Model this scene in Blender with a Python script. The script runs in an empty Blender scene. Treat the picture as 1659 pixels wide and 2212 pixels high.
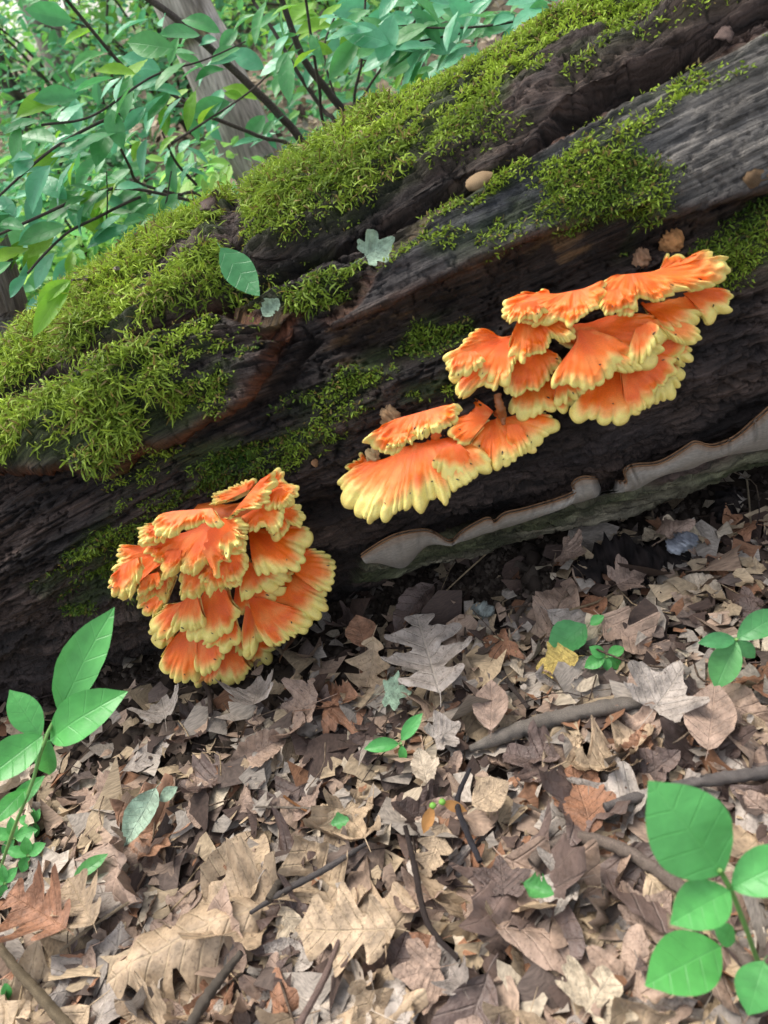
import bpy, math, random
import numpy as np
from mathutils import Matrix, Vector

random.seed(7)
rng = np.random.default_rng(7)
scene = bpy.context.scene
col = scene.collection

# ------------------------------------------------------------------ camera
PW, PH = 1659.0, 2212.0                      # working picture units
LENS, SENS = 26.0, 34.6
FPX = LENS / SENS * PH
PITCH, ROLL = math.radians(35.0), math.radians(21.0)
CAM = np.array([0.0, 0.0, 0.70])
FWD = np.array([0.0, math.cos(PITCH), -math.sin(PITCH)])
_R0 = np.array([1.0, 0.0, 0.0]); _U0 = np.cross(_R0, FWD)
RGT = math.cos(ROLL) * _R0 - math.sin(ROLL) * _U0
UPV = math.cos(ROLL) * _U0 + math.sin(ROLL) * _R0
cam_d = bpy.data.cameras.new('camera')
cam_d.sensor_fit = 'VERTICAL'; cam_d.sensor_height = SENS; cam_d.lens = LENS
cam_d.clip_start = 0.02; cam_d.clip_end = 400
cam_d.dof.use_dof = True; cam_d.dof.focus_distance = 1.02; cam_d.dof.aperture_fstop = 6.5
cam = bpy.data.objects.new('camera', cam_d); col.objects.link(cam)
cam.matrix_world = Matrix(((RGT[0], UPV[0], -FWD[0], CAM[0]), (RGT[1], UPV[1], -FWD[1], CAM[1]),
                           (RGT[2], UPV[2], -FWD[2], CAM[2]), (0, 0, 0, 1)))
scene.camera = cam

# ------------------------------------------------------------------ world, sun, exposure
SUN_EL, SUN_AZ = math.radians(62), math.radians(-35)     # azimuth from +Y towards +X
w = bpy.data.worlds.new('World'); scene.world = w; w.use_nodes = True
nt = w.node_tree; nt.nodes.clear()
sky = nt.nodes.new('ShaderNodeTexSky'); sky.sky_type = 'NISHITA'; sky.sun_disc = False
sky.sun_elevation = SUN_EL; sky.sun_rotation = SUN_AZ; sky.dust_density = 3.0; sky.air_density = 1.0
hs = nt.nodes.new('ShaderNodeHueSaturation'); hs.inputs['Saturation'].default_value = 0.42
bg = nt.nodes.new('ShaderNodeBackground'); bg.inputs[1].default_value = 0.13
ow = nt.nodes.new('ShaderNodeOutputWorld')
nt.links.new(sky.outputs[0], hs.inputs['Color']); nt.links.new(hs.outputs[0], bg.inputs[0]); nt.links.new(bg.outputs[0], ow.inputs[0])
sl = bpy.data.lights.new('sun', 'SUN'); sl.energy = 1.5; sl.angle = math.radians(35); sl.color = (1.0, 0.95, 0.86)
so = bpy.data.objects.new('sun', sl); col.objects.link(so)
sd_ = Vector((math.sin(SUN_AZ) * math.cos(SUN_EL), math.cos(SUN_AZ) * math.cos(SUN_EL), math.sin(SUN_EL)))
so.rotation_euler = (-sd_).to_track_quat('-Z', 'Y').to_euler()
so.location = (0, 0, 8)
scene.view_settings.view_transform = 'Standard'; scene.view_settings.look = 'None'
scene.view_settings.exposure = 1.6; scene.view_settings.gamma = 1.0
scene.view_settings.use_curve_mapping = False
scene.cycles.use_denoising = True
scene.cycles.max_bounces = 8; scene.cycles.diffuse_bounces = 4; scene.cycles.transmission_bounces = 6
scene.cycles.glossy_bounces = 3

# ------------------------------------------------------------------ picture <-> world
def ray(x, y):
    return FWD + (x - PW / 2) / FPX * RGT - (y - PH / 2) / FPX * UPV
def proj(P):
    d = P - CAM; z = d @ FWD
    return np.stack([PW / 2 + FPX * (d @ RGT) / z, PH / 2 - FPX * (d @ UPV) / z], -1), z
def hit_plane(x, y, p0, n):
    d = ray(x, y); t = ((p0 - CAM) @ n) / (d @ n); return CAM + t * d
def at_depth(x, y, Y):
    d = ray(x, y); return CAM + d * ((Y - CAM[1]) / d[1])
def at_dist(x, y, D):
    return CAM + ray(x, y) * D               # D measured along the view axis
def unit(v):
    v = np.asarray(v, float); return v / (np.linalg.norm(v) + 1e-12)
ZUP = np.array([0, 0, 1.0])

# ------------------------------------------------------------------ noise
_tab = rng.random((256, 256))
def vn(x, y, seed=0):
    x = np.asarray(x, float) + seed * 17.31; y = np.asarray(y, float) + seed * 9.77
    xi = np.floor(x).astype(int); yi = np.floor(y).astype(int)
    fx = x - xi; fy = y - yi; fx = fx * fx * (3 - 2 * fx); fy = fy * fy * (3 - 2 * fy)
    a = _tab[xi & 255, yi & 255]; b = _tab[(xi + 1) & 255, yi & 255]
    c = _tab[xi & 255, (yi + 1) & 255]; d = _tab[(xi + 1) & 255, (yi + 1) & 255]
    return (a * (1 - fx) + b * fx) * (1 - fy) + (c * (1 - fx) + d * fx) * fy
def fbm(x, y, octv=4, seed=0):
    s = 0; a = 0.5; t = 0
    for i in range(octv):
        s = s + a * vn(x * 2 ** i, y * 2 ** i, seed + i); t += a; a *= 0.55
    return s / t
def sstep(a, b, x):
    t = np.clip((x - a) / (b - a), 0, 1); return t * t * (3 - 2 * t)
def poly_sd(X, Y, poly):
    """signed distance, positive inside"""
    poly = np.asarray(poly, float); d = np.full(X.shape, 1e9); ins = np.zeros(X.shape, bool)
    for i in range(len(poly)):
        a = poly[i]; b = poly[(i + 1) % len(poly)]; e = b - a; L = e @ e + 1e-12
        wx = X - a[0]; wy = Y - a[1]; t = np.clip((wx * e[0] + wy * e[1]) / L, 0, 1)
        d = np.minimum(d, (wx - t * e[0]) ** 2 + (wy - t * e[1]) ** 2)
        c = ((a[1] <= Y) & (b[1] > Y)) | ((b[1] <= Y) & (a[1] > Y))
        if abs(e[1]) > 1e-12:
            ins ^= c & (X < a[0] + (Y - a[1]) / e[1] * e[0])
    d = np.sqrt(d); return np.where(ins, d, -d)
def mixc(a, b, t):
    t = np.asarray(t)[..., None]; return np.asarray(a) * (1 - t) + np.asarray(b) * t

# ------------------------------------------------------------------ mesh helpers
def make_mesh(name, V, faces, colr=None, uv=None, mat=None, smooth=True):
    me = bpy.data.meshes.new(name); V = np.ascontiguousarray(V, np.float32)
    if not isinstance(faces, (list, tuple)): faces = [faces]
    faces = [np.asarray(f, np.int32) for f in faces if len(f)]
    me.vertices.add(len(V)); me.vertices.foreach_set('co', V.ravel())
    idx = np.concatenate([f.ravel() for f in faces]); cnt = np.concatenate([np.full(len(f), f.shape[1], np.int32) for f in faces])
    start = np.concatenate([[0], np.cumsum(cnt)[:-1]]).astype(np.int32)
    me.loops.add(len(idx)); me.loops.foreach_set('vertex_index', idx)
    me.polygons.add(len(cnt)); me.polygons.foreach_set('loop_start', start)
    me.update(calc_edges=True)
    me.polygons.foreach_set('use_smooth', np.full(len(cnt), smooth, bool))
    if colr is not None:
        c = np.ones((len(V), 4), np.float32); c[:, :3] = colr
        at = me.color_attributes.new('Col', 'FLOAT_COLOR', 'POINT'); at.data.foreach_set('color', c.ravel())
    if uv is not None:
        u3 = np.zeros((len(V), 3), np.float32); u3[:, :uv.shape[1]] = uv
        at = me.attributes.new('tex', 'FLOAT_VECTOR', 'POINT'); at.data.foreach_set('vector', u3.ravel())
    if mat is not None: me.materials.append(mat)
    return me
def link(name, data, parent=None, loc=None):
    o = bpy.data.objects.new(name, data); col.objects.link(o)
    if parent is not None: o.parent = parent
    if loc is not None: o.location = loc
    return o
def tag(o, label=None, cat=None, group=None, kind=None):
    if label: o['label'] = label
    if cat: o['category'] = cat
    if group: o['group'] = group
    if kind: o['kind'] = kind
    return o
def empty(name, loc, label, cat, group=None):
    o = bpy.data.objects.new(name, None); col.objects.link(o); o.location = tuple(loc); o.empty_display_size = 0.05
    return tag(o, label, cat, group)
def child(name, me, parent):
    """mesh in world coordinates under an (unrotated) Empty"""
    o = bpy.data.objects.new(name, me); col.objects.link(o); o.parent = parent
    lx, ly, lz = parent.location
    if parent.parent is not None:
        pl = parent.parent.location; lx += pl[0]; ly += pl[1]; lz += pl[2]
    o.location = (-lx, -ly, -lz); return o
def grid_faces(nu, nv, wrap=False):
    i = np.arange(nu - 1)[:, None]; j = np.arange(nv if wrap else nv - 1)[None]
    j2 = (j + 1) % nv
    return np.stack([i * nv + j, (i + 1) * nv + j, (i + 1) * nv + j2, i * nv + j2], -1).reshape(-1, 4)
def catmull(P, n):
    P = np.asarray(P, float)
    if len(P) == 2: return P[0] + (P[1] - P[0]) * np.linspace(0, 1, n)[:, None]
    L = np.concatenate([[0], np.cumsum(np.linalg.norm(np.diff(P, axis=0), axis=1))]); L /= L[-1]
    Q = np.vstack([2 * P[0] - P[1], P, 2 * P[-1] - P[-2]])
    t = np.linspace(0, 1, n); k = np.clip(np.searchsorted(L, t, side='right') - 1, 0, len(P) - 2)
    u = ((t - L[k]) / (L[k + 1] - L[k] + 1e-12))[:, None]
    a, b, c, d = Q[k], Q[k + 1], Q[k + 2], Q[k + 3]
    return 0.5 * (2 * b + (c - a) * u + (2 * a - 5 * b + 4 * c - d) * u * u + (3 * b - a - 3 * c + d) * u ** 3)
def tube(P, r, n=20, k=7, rough=0.0, seed=0, smooth_path=True):
    C = catmull(P, n) if smooth_path else np.asarray(P, float); n = len(C)
    r = np.interp(np.linspace(0, 1, n), np.linspace(0, 1, len(np.atleast_1d(r))), np.atleast_1d(r)) if np.ndim(r) else np.full(n, r)
    T = np.gradient(C, axis=0); T /= np.linalg.norm(T, axis=1)[:, None] + 1e-12
    ref = np.array([0.31, 0.52, 0.79]); A = np.cross(T, ref); A /= np.linalg.norm(A, axis=1)[:, None]; B = np.cross(T, A)
    a = np.linspace(0, 2 * np.pi, k, endpoint=False)
    rr = r[:, None] * np.ones(k)[None]
    if rough:
        rr = rr * (1 + rough * (fbm(np.arange(n)[:, None] * 0.35, np.cos(a)[None] * 1.3 + np.sin(a)[None] * 2, 3, seed) - 0.5) * 2)
    V = C[:, None] + rr[..., None] * (np.cos(a)[None, :, None] * A[:, None] + np.sin(a)[None, :, None] * B[:, None])
    V = V.reshape(-1, 3); F = [grid_faces(n, k, True)]
    V = np.vstack([V, C[0] - T[0] * r[0] * 0.3, C[-1] + T[-1] * r[-1] * 0.3]); m = n * k
    i = np.arange(k); F.append(np.stack([np.full(k, m), (i + 1) % k, i], -1)); e = (n - 1) * k
    F.append(np.stack([np.full(k, m + 1), e + i, e + (i + 1) % k], -1))
    return V, F
def merge(parts):
    V = []; F = {}; o = 0
    for v, fs in parts:
        V.append(v)
        for f in fs: F.setdefault(f.shape[1], []).append(np.asarray(f) + o)
        o += len(v)
    return np.vstack(V), [np.vstack(x) for x in F.values()]

# ------------------------------------------------------------------ materials
def new_mat(name):
    m = bpy.data.materials.new(name); m.use_nodes = True; n = m.node_tree.nodes; l = m.node_tree.links
    return m, n, l, n['Principled BSDF'], n['Material Output']
def noise_node(n, l, scale, detail=4, vec=None, rough=0.55):
    t = n.new('ShaderNodeTexNoise'); t.inputs['Scale'].default_value = scale; t.inputs['Detail'].default_value = detail
    t.inputs['Roughness'].default_value = rough
    if vec is not None: l.new(vec, t.inputs['Vector'])
    return t
def math_node(n, l, op, a, b=None, clamp=False):
    m = n.new('ShaderNodeMath'); m.operation = op; m.use_clamp = clamp
    for i, v in enumerate((a, b)):
        if v is None: continue
        if isinstance(v, (int, float)): m.inputs[i].default_value = v
        else: l.new(v, m.inputs[i])
    return m.outputs[0]
def mix_node(n, l, fac, a, b, mode='MIX'):
    m = n.new('ShaderNodeMix'); m.data_type = 'RGBA'; m.blend_type = mode
    for i, v in ((0, fac), (6, a), (7, b)):
        if isinstance(v, (int, float)): m.inputs[i].default_value = v
        elif isinstance(v, tuple): m.inputs[i].default_value = (*v, 1) if len(v) == 3 else v
        else: l.new(v, m.inputs[i])
    return m.outputs[2]
def bump_node(n, l, h, strength, dist, prev=None):
    b = n.new('ShaderNodeBump'); b.inputs['Strength'].default_value = strength; b.inputs['Distance'].default_value = dist
    l.new(h, b.inputs['Height'])
    if prev is not None: l.new(prev, b.inputs['Normal'])
    return b.outputs[0]
def attr_node(n, name):
    a = n.new('ShaderNodeAttribute'); a.attribute_name = name; return a

def mat_log():
    m, n, l, p, o = new_mat('rotting_wood')
    c = attr_node(n, 'Col'); t = attr_node(n, 'tex')
    mp = n.new('ShaderNodeMapping'); mp.inputs['Scale'].default_value = (20, 480, 1); l.new(t.outputs['Vector'], mp.inputs[0])
    grain = noise_node(n, l, 1.0, 5, mp.outputs[0]); fine = noise_node(n, l, 260, 6, t.outputs['Vector'], 0.7)
    patch = noise_node(n, l, 28, 4, t.outputs['Vector'])
    g = n.new('ShaderNodeMapRange'); g.inputs[1].default_value = 0.3; g.inputs[2].default_value = 0.72
    g.inputs[3].default_value = 0.3; g.inputs[4].default_value = 1.9; l.new(grain.outputs[0], g.inputs[0])
    base = mix_node(n, l, 1.0, c.outputs['Color'], g.outputs[0], 'MULTIPLY')
    g2 = n.new('ShaderNodeMapRange'); g2.inputs[1].default_value = 0.3; g2.inputs[2].default_value = 0.7
    g2.inputs[3].default_value = 0.6; g2.inputs[4].default_value = 1.4; l.new(patch.outputs[0], g2.inputs[0])
    base = mix_node(n, l, 1.0, base, g2.outputs[0], 'MULTIPLY')
    l.new(base, p.inputs['Base Color'])
    b1 = bump_node(n, l, grain.outputs[0], 1.0, 0.007); b2 = bump_node(n, l, fine.outputs[0], 1.0, 0.005, b1)
    l.new(b2, p.inputs['Normal']); p.inputs['Roughness'].default_value = 0.72
    p.inputs['Specular IOR Level'].default_value = 0.35
    return m
def mat_moss():
    m, n, l, p, o = new_mat('moss'); c = attr_node(n, 'Col'); l.new(c.outputs['Color'], p.inputs['Base Color'])
    p.inputs['Roughness'].default_value = 0.6; p.inputs['Specular IOR Level'].default_value = 0.25
    tr = n.new('ShaderNodeBsdfTranslucent'); l.new(c.outputs['Color'], tr.inputs['Color'])
    mx = n.new('ShaderNodeMixShader'); mx.inputs[0].default_value = 0.3
    l.new(p.outputs[0], mx.inputs[1]); l.new(tr.outputs[0], mx.inputs[2]); l.new(mx.outputs[0], o.inputs['Surface'])
    return m
def mat_fungus():
    m, n, l, p, o = new_mat('orange_fungus'); c = attr_node(n, 'Col'); t = attr_node(n, 'tex')
    nz = noise_node(n, l, 60, 4); f = n.new('ShaderNodeMapRange'); f.inputs[1].default_value = 0.3; f.inputs[2].default_value = 0.7
    f.inputs[3].default_value = 0.86; f.inputs[4].default_value = 1.1; l.new(nz.outputs[0], f.inputs[0])
    l.new(mix_node(n, l, 1.0, c.outputs['Color'], f.outputs[0], 'MULTIPLY'), p.inputs['Base Color'])
    mp = n.new('ShaderNodeMapping'); mp.inputs['Scale'].default_value = (420, 22, 1); l.new(t.outputs['Vector'], mp.inputs[0])
    st = noise_node(n, l, 1.0, 3, mp.outputs[0]); n2 = noise_node(n, l, 330, 3)
    b = bump_node(n, l, st.outputs[0], 0.22, 0.0014); b = bump_node(n, l, n2.outputs[0], 0.35, 0.0008, b)
    l.new(b, p.inputs['Normal']); p.inputs['Roughness'].default_value = 0.42; p.inputs['Specular IOR Level'].default_value = 0.5
    p.inputs['Subsurface Weight'].default_value = 0.15; p.inputs['Subsurface Radius'].default_value = (1.0, 0.45, 0.15)
    p.inputs['Subsurface Scale'].default_value = 0.006
    return m
def mat_vcol(name, rough=0.8, bscale=120, bstr=0.5, bdist=0.002, spec=0.3, trans=0.0, var=0.3):
    m, n, l, p, o = new_mat(name); c = attr_node(n, 'Col'); nz = noise_node(n, l, bscale, 5)
    f = n.new('ShaderNodeMapRange'); f.inputs[1].default_value = 0.3; f.inputs[2].default_value = 0.7
    f.inputs[3].default_value = 1 - var; f.inputs[4].default_value = 1 + var; l.new(nz.outputs[0], f.inputs[0])
    cc = mix_node(n, l, 1.0, c.outputs['Color'], f.outputs[0], 'MULTIPLY'); l.new(cc, p.inputs['Base Color'])
    l.new(bump_node(n, l, nz.outputs[0], bstr, bdist), p.inputs['Normal'])
    p.inputs['Roughness'].default_value = rough; p.inputs['Specular IOR Level'].default_value = spec
    if trans:
        tr = n.new('ShaderNodeBsdfTranslucent'); l.new(cc, tr.inputs['Color']); mx = n.new('ShaderNodeMixShader'); mx.inputs[0].default_value = trans
        l.new(p.outputs[0], mx.inputs[1]); l.new(tr.outputs[0], mx.inputs[2]); l.new(mx.outputs[0], o.inputs['Surface'])
    return m
def leaf_mat(name, c1, c2, vein, trans, rough, spot=None, spotcol=(0.05, 0.03, 0.02), nveins=8.0, spec=0.4, cscale=1.0):
    """leaf blade: object-random hue between c1 and c2, side veins, blotches"""
    m, n, l, p, o = new_mat(name); t = attr_node(n, 'tex'); oi = n.new('ShaderNodeObjectInfo')
    base = mix_node(n, l, oi.outputs['Random'], c1, c2)
    sp = n.new('ShaderNodeSeparateXYZ'); l.new(t.outputs['Vector'], sp.inputs[0])
    av = math_node(n, l, 'ABSOLUTE', sp.outputs[1])
    ph = math_node(n, l, 'MULTIPLY', math_node(n, l, 'SUBTRACT', sp.outputs[0], math_node(n, l, 'MULTIPLY', av, 0.75)), nveins)
    fr = math_node(n, l, 'ABSOLUTE', math_node(n, l, 'SUBTRACT', math_node(n, l, 'FRACT', ph), 0.5))
    side = math_node(n, l, 'SUBTRACT', 1.0, math_node(n, l, 'DIVIDE', fr, 0.09 if spot else 0.05), True)
    mid = math_node(n, l, 'SUBTRACT', 1.0, math_node(n, l, 'DIVIDE', av, 0.014), True)
    v = math_node(n, l, 'MAXIMUM', side, mid)
    add = n.new('ShaderNodeVectorMath'); add.operation = 'ADD'; l.new(t.outputs['Vector'], add.inputs[0])
    rv = n.new('ShaderNodeCombineXYZ'); l.new(math_node(n, l, 'MULTIPLY', oi.outputs['Random'], 37.0), rv.inputs[2]); l.new(rv.outputs[0], add.inputs[1])
    nz = noise_node(n, l, 5.5, 5, add.outputs[0], 0.6); nf = noise_node(n, l, 38, 3, add.outputs[0])
    f = n.new('ShaderNodeMapRange'); f.inputs[1].default_value = 0.3; f.inputs[2].default_value = 0.7
    f.inputs[3].default_value = 0.5 if spot else 0.85; f.inputs[4].default_value = 1.38 if spot else 1.12; l.new(nz.outputs[0], f.inputs[0])
    base = mix_node(n, l, 1.0, base, f.outputs[0], 'MULTIPLY')
    if spot:
        sf = n.new('ShaderNodeMapRange'); sf.inputs[1].default_value = 0.56; sf.inputs[2].default_value = 0.70; l.new(nf.outputs[0], sf.inputs[0])
        base = mix_node(n, l, math_node(n, l, 'MULTIPLY', sf.outputs[0], spot), base, spotcol)
    base = mix_node(n, l, math_node(n, l, 'MULTIPLY', v, 0.4 if spot else 0.36), base, vein)
    l.new(base, p.inputs['Base Color'])
    h = math_node(n, l, 'ADD', math_node(n, l, 'MULTIPLY', v, -0.6), math_node(n, l, 'MULTIPLY', nz.outputs[0], 0.9))
    nw = noise_node(n, l, 17, 4, add.outputs[0], 0.65)
    bb = bump_node(n, l, h, 0.6 if spot else 0.42, 0.003 if spot else 0.0018)
    if spot: bb = bump_node(n, l, nw.outputs[0], 0.7, 0.003, bb)
    l.new(bb, p.inputs['Normal'])
    p.inputs['Roughness'].default_value = rough; p.inputs['Specular IOR Level'].default_value = spec
    tr = n.new('ShaderNodeBsdfTranslucent'); l.new(base, tr.inputs['Color']); mx = n.new('ShaderNodeMixShader'); mx.inputs[0].default_value = trans
    l.new(p.outputs[0], mx.inputs[1]); l.new(tr.outputs[0], mx.inputs[2]); l.new(mx.outputs[0], o.inputs['Surface'])
    return m

M_LOG = mat_log(); M_MOSS = mat_moss(); M_FUN = mat_fungus()
M_SOIL = mat_vcol('dark_soil', 0.9, 90, 1.0, 0.006, 0.2, 0, 0.5)
M_CRUMB = mat_vcol('soil_crumb', 0.9, 300, 0.8, 0.002, 0.2, 0, 0.4)
M_LITTER = mat_vcol('leaf_fragment', 0.72, 160, 0.5, 0.0015, 0.3, 0.1, 0.35)
M_BARK = mat_vcol('bark', 0.85, 45, 1.0, 0.01, 0.2, 0, 0.5)
M_STICK = mat_vcol('weathered_twig', 0.85, 180, 1.0, 0.003, 0.2, 0, 0.6)
M_CRUST = mat_vcol('grey_crust_fungus', 0.75, 90, 0.35, 0.0015, 0.3, 0, 0.22)
M_FOL = mat_vcol('far_leaf', 0.5, 6, 0.1, 0.01, 0.45, 0.5, 0.25)
M_STEM = mat_vcol('green_stem', 0.5, 80, 0.2, 0.001, 0.4, 0, 0.15)
LM = {
    'tan':   leaf_mat('dry_tan_leaf', (0.42, 0.31, 0.20), (0.33, 0.235, 0.15), (0.46, 0.35, 0.22), 0.10, 0.62, 0.5),
    'grey':  leaf_mat('dry_grey_leaf', (0.36, 0.31, 0.265), (0.25, 0.21, 0.18), (0.36, 0.31, 0.25), 0.06, 0.62, 0.6),
    'pink':  leaf_mat('dry_pinkish_leaf', (0.34, 0.235, 0.17), (0.25, 0.175, 0.135), (0.42, 0.29, 0.22), 0.08, 0.62, 0.5),
    'rust':  leaf_mat('dry_rust_leaf', (0.25, 0.115, 0.06), (0.30, 0.16, 0.095), (0.36, 0.2, 0.12), 0.10, 0.58, 0.5),
    'dark':  leaf_mat('wet_dark_leaf', (0.085, 0.055, 0.045), (0.13, 0.09, 0.075), (0.16, 0.12, 0.1), 0.04, 0.5, 0.5),
    'pale':  leaf_mat('bleached_leaf', (0.50, 0.40, 0.27), (0.46, 0.38, 0.30), (0.55, 0.47, 0.36), 0.12, 0.62, 0.4),
    'green': leaf_mat('green_leaf', (0.075, 0.29, 0.10), (0.105, 0.34, 0.09), (0.11, 0.36, 0.12), 0.42, 0.40, None, nveins=5.0, spec=0.5),
    'seedling': leaf_mat('bright_green_leaf', (0.085, 0.36, 0.075), (0.10, 0.40, 0.10), (0.13, 0.46, 0.12), 0.35, 0.40, None, nveins=5.0, spec=0.5),
    'teal':  leaf_mat('blue_green_leaf', (0.10, 0.37, 0.185), (0.115, 0.40, 0.20), (0.14, 0.42, 0.22), 0.36, 0.36, None, nveins=5.0, spec=0.6),
    'lime':  leaf_mat('yellow_green_leaf', (0.15, 0.38, 0.03), (0.22, 0.42, 0.035), (0.28, 0.5, 0.08), 0.45, 0.42, None, nveins=5.0),
    'palegreen': leaf_mat('pale_green_leaf', (0.25, 0.36, 0.24), (0.28, 0.38, 0.29), (0.4, 0.5, 0.38), 0.15, 0.5, 0.25, (0.2, 0.25, 0.12)),
    'yellow': leaf_mat('yellow_leaf', (0.50, 0.37, 0.10), (0.50, 0.37, 0.10), (0.6, 0.45, 0.15), 0.2, 0.5, 0.8, (0.25, 0.13, 0.03)),
}

# ================================================================== GROUND
def ground_z(x, y):
    x = np.asarray(x, float); y = np.asarray(y, float)
    near = 0.035 * (fbm(x * 4 + 3, y * 4, 4, 3) - 0.5) + 0.012 * (fbm(x * 22, y * 22, 3, 5) - 0.5)
    up = np.where(y > 3.4, (np.minimum(y, 12) - 3.4) * 0.10, 0)
    up = np.minimum(up, 14)
    far = np.where(y > 1.5, np.clip(y - 1.5, 0, 6) * 0.05 * (fbm(x * 0.6, y * 0.6, 3, 9) - 0.5), 0)
    return near + up + far
def ground_hit(px, py, lift=0.0):
    d = ray(px, py); z = 0.0
    for _ in range(6):
        p = CAM + d * ((z + lift - CAM[2]) / d[2]); z = float(ground_z(p[0], p[1]))
    return CAM + d * ((z + lift - CAM[2]) / d[2])
def grow(lo, hi, step, far, n):
    mid = np.arange(lo, hi, step); g = np.geomspace(step, far, n); return np.concatenate([lo - np.cumsum(g)[::-1], mid, hi + np.cumsum(g)])
gx = grow(-0.95, 0.95, 0.006, 14, 36); gy = grow(0.1, 1.2, 0.006, 14, 40)
GX, GY = np.meshgrid(gx, gy, indexing='ij'); GZ = ground_z(GX, GY)
gc = mixc((0.030, 0.021, 0.015), (0.075, 0.055, 0.04), sstep(0.35, 0.7, fbm(GX * 9, GY * 9, 4, 21)))
hill = sstep(1.6, 2.6, GY)[..., None]
lit = mixc((0.09, 0.07, 0.05), (0.24, 0.18, 0.13), sstep(0.35, 0.65, fbm(GX * 14, GY * 14, 4, 31)))
gc = gc * (1 - hill) + lit * hill
gme = make_mesh('ground', np.stack([GX, GY, GZ], -1).reshape(-1, 3), grid_faces(len(gx), len(gy)), gc.reshape(-1, 3), None, M_SOIL)
tag(link('ground', gme), kind='structure')

# ================================================================== FALLEN LOG
A0 = np.array([-0.627, 0.884, 0.0]); B0 = np.array([0.488, 0.75, 0.0])
LL = np.linalg.norm(B0 - A0); EX = (B0 - A0) / LL; NB = np.array([-EX[1], EX[0], 0.0])    # NB points away from the camera
OUT = -NB
def log_R(s): return 0.215 + (0.295 - 0.215) * s / LL - 0.044 * sstep(0.55, -0.15, s)
def log_C(s):
    R = log_R(s); return A0 + EX * s[..., None] + NB * (R * 0.72)[..., None] + ZUP * (R * 0.95)[..., None]
S = np.concatenate([np.linspace(-1.6, -0.31, 14), np.arange(-0.30, 1.52, 0.0023), np.linspace(1.54, 2.6, 12)])
TH = np.concatenate([np.arange(-72, 128, 0.52), np.linspace(130, 284, 22)]) * np.pi / 180
NS, NT = len(S), len(TH)
SS, TT = np.meshgrid(S, TH, indexing='ij')
RR = log_R(SS); CC = log_C(S)[:, None, :] * np.ones((1, NT, 1))
HXC = np.where((TT < 0) & (TT > -np.pi / 2), np.abs(np.cos(TT)) ** 0.55, np.cos(TT))
RAD = OUT[None, None] * np.cos(TT)[..., None] + ZUP[None, None] * np.sin(TT)[..., None]
TDN = -(-OUT[None, None] * np.sin(TT)[..., None] + ZUP[None, None] * np.cos(TT)[..., None])   # down around the trunk
BASE = CC + (OUT[None, None] * HXC[..., None] + ZUP[None, None] * np.sin(TT)[..., None]) * RR[..., None]
MM = TT * 0.26                                                       # metric angle coordinate
_bp, _bz = proj(BASE.reshape(-1, 3)); _front = ((BASE.reshape(-1, 3) - CAM) * RAD.reshape(-1, 3)).sum(1) < 0
_bp[~_front] = 1e7
def st_of(pts):
    out = []
    for x, y in pts:
        k = np.argmin((_bp[:, 0] - x) ** 2 + (_bp[:, 1] - y) ** 2); i, j = divmod(k, NT); out.append((SS[i, j], MM[i, j]))
    return np.array(out)
def top_ext(pts):                                                     # carry an area over the crest to the back
    return pts
wob = (fbm(SS * 11, MM * 42, 4, 41) - 0.5)
wob2 = (fbm(SS * 4, MM * 12, 3, 44) - 0.5)
def sd_of(pts, j1=0.02, j2=0.012): return poly_sd(SS, MM, st_of(pts)) + wob * j1 + wob2 * j2
BACK = math.radians(150) * 0.26
# --- regions (picture positions carried onto the trunk)
crev = sd_of([(470, 650), (560, 590), (640, 545), (760, 500), (850, 445), (940, 405), (1055, 365), (1150, 298), (1245, 208), (1380, 133), (1555, 48), (1720, -40),
              (1720, 20), (1570, 102), (1455, 162), (1305, 243), (1205, 300), (1040, 398), (930, 450), (830, 505), (730, 560), (620, 610), (520, 660)], 0.018, 0.01)
plank = sd_of([(1040, 400), (1205, 302), (1305, 245), (1455, 164), (1570, 104), (1760, 0), (1800, 330), (1659, 398), (1555, 432), (1455, 466), (1395, 482), (1383, 440), (1280, 465), (1205, 490),
               (1130, 515), (1050, 548), (940, 600), (830, 655), (720, 705), (690, 690), (760, 640), (800, 585), (870, 510), (930, 455)], 0.012, 0.008)
hollow = sd_of([(720, 712), (830, 662), (940, 606), (1050, 552), (1205, 496), (1383, 445), (1395, 488), (1555, 438), (1800, 335), (1800, 400), (1659, 470), (1560, 530), (1500, 560), (1330, 600), (1150, 690), (1000, 760), (860, 800), (700, 780)], 0.02, 0.015)
mound = sd_of([(-250, 1010), (0, 872), (110, 802), (180, 792), (300, 738), (365, 692), (480, 640), (500, 600), (490, 500), (520, 420), (440, 440), (300, 520), (0, 740), (-250, 900)], 0.022, 0.02)
# the mound reaches over the crest
mound = np.maximum(mound, np.where(MM > st_of([(300, 560)])[0, 1], np.interp(SS, [-2, st_of([(480, 520)])[0, 0], st_of([(520, 500)])[0, 0], 3], [0.05, 0.03, -0.05, -1]), -1))
slab = sd_of([(-250, 1120), (0, 1003), (115, 1012), (250, 991), (310, 946), (415, 921), (500, 876), (590, 786), (645, 716), (652, 671), (575, 678), (470, 668), (365, 715), (180, 812), (0, 890), (-250, 1030)], 0.034, 0.02)
rim_low = sd_of([(770, 1215), (900, 1190), (1100, 1120), (1250, 1060), (1450, 1010), (1800, 900), (1800, 985), (1659, 1035), (1400, 1105), (1200, 1180), (900, 1275), (760, 1310)], 0.012, 0.008)
ridge_th = np.interp(SS[:, 0], *zip(*sorted([tuple(q) for q in st_of([(520, 560), (640, 540), (760, 495), (850, 440), (940, 400), (1055, 362), (1150, 296), (1245, 206), (1380, 131), (1555, 46)])])))[:, None]
ridge = np.minimum(MM - ridge_th, SS - st_of([(500, 500)])[0, 0]) + wob * 0.02
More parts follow.
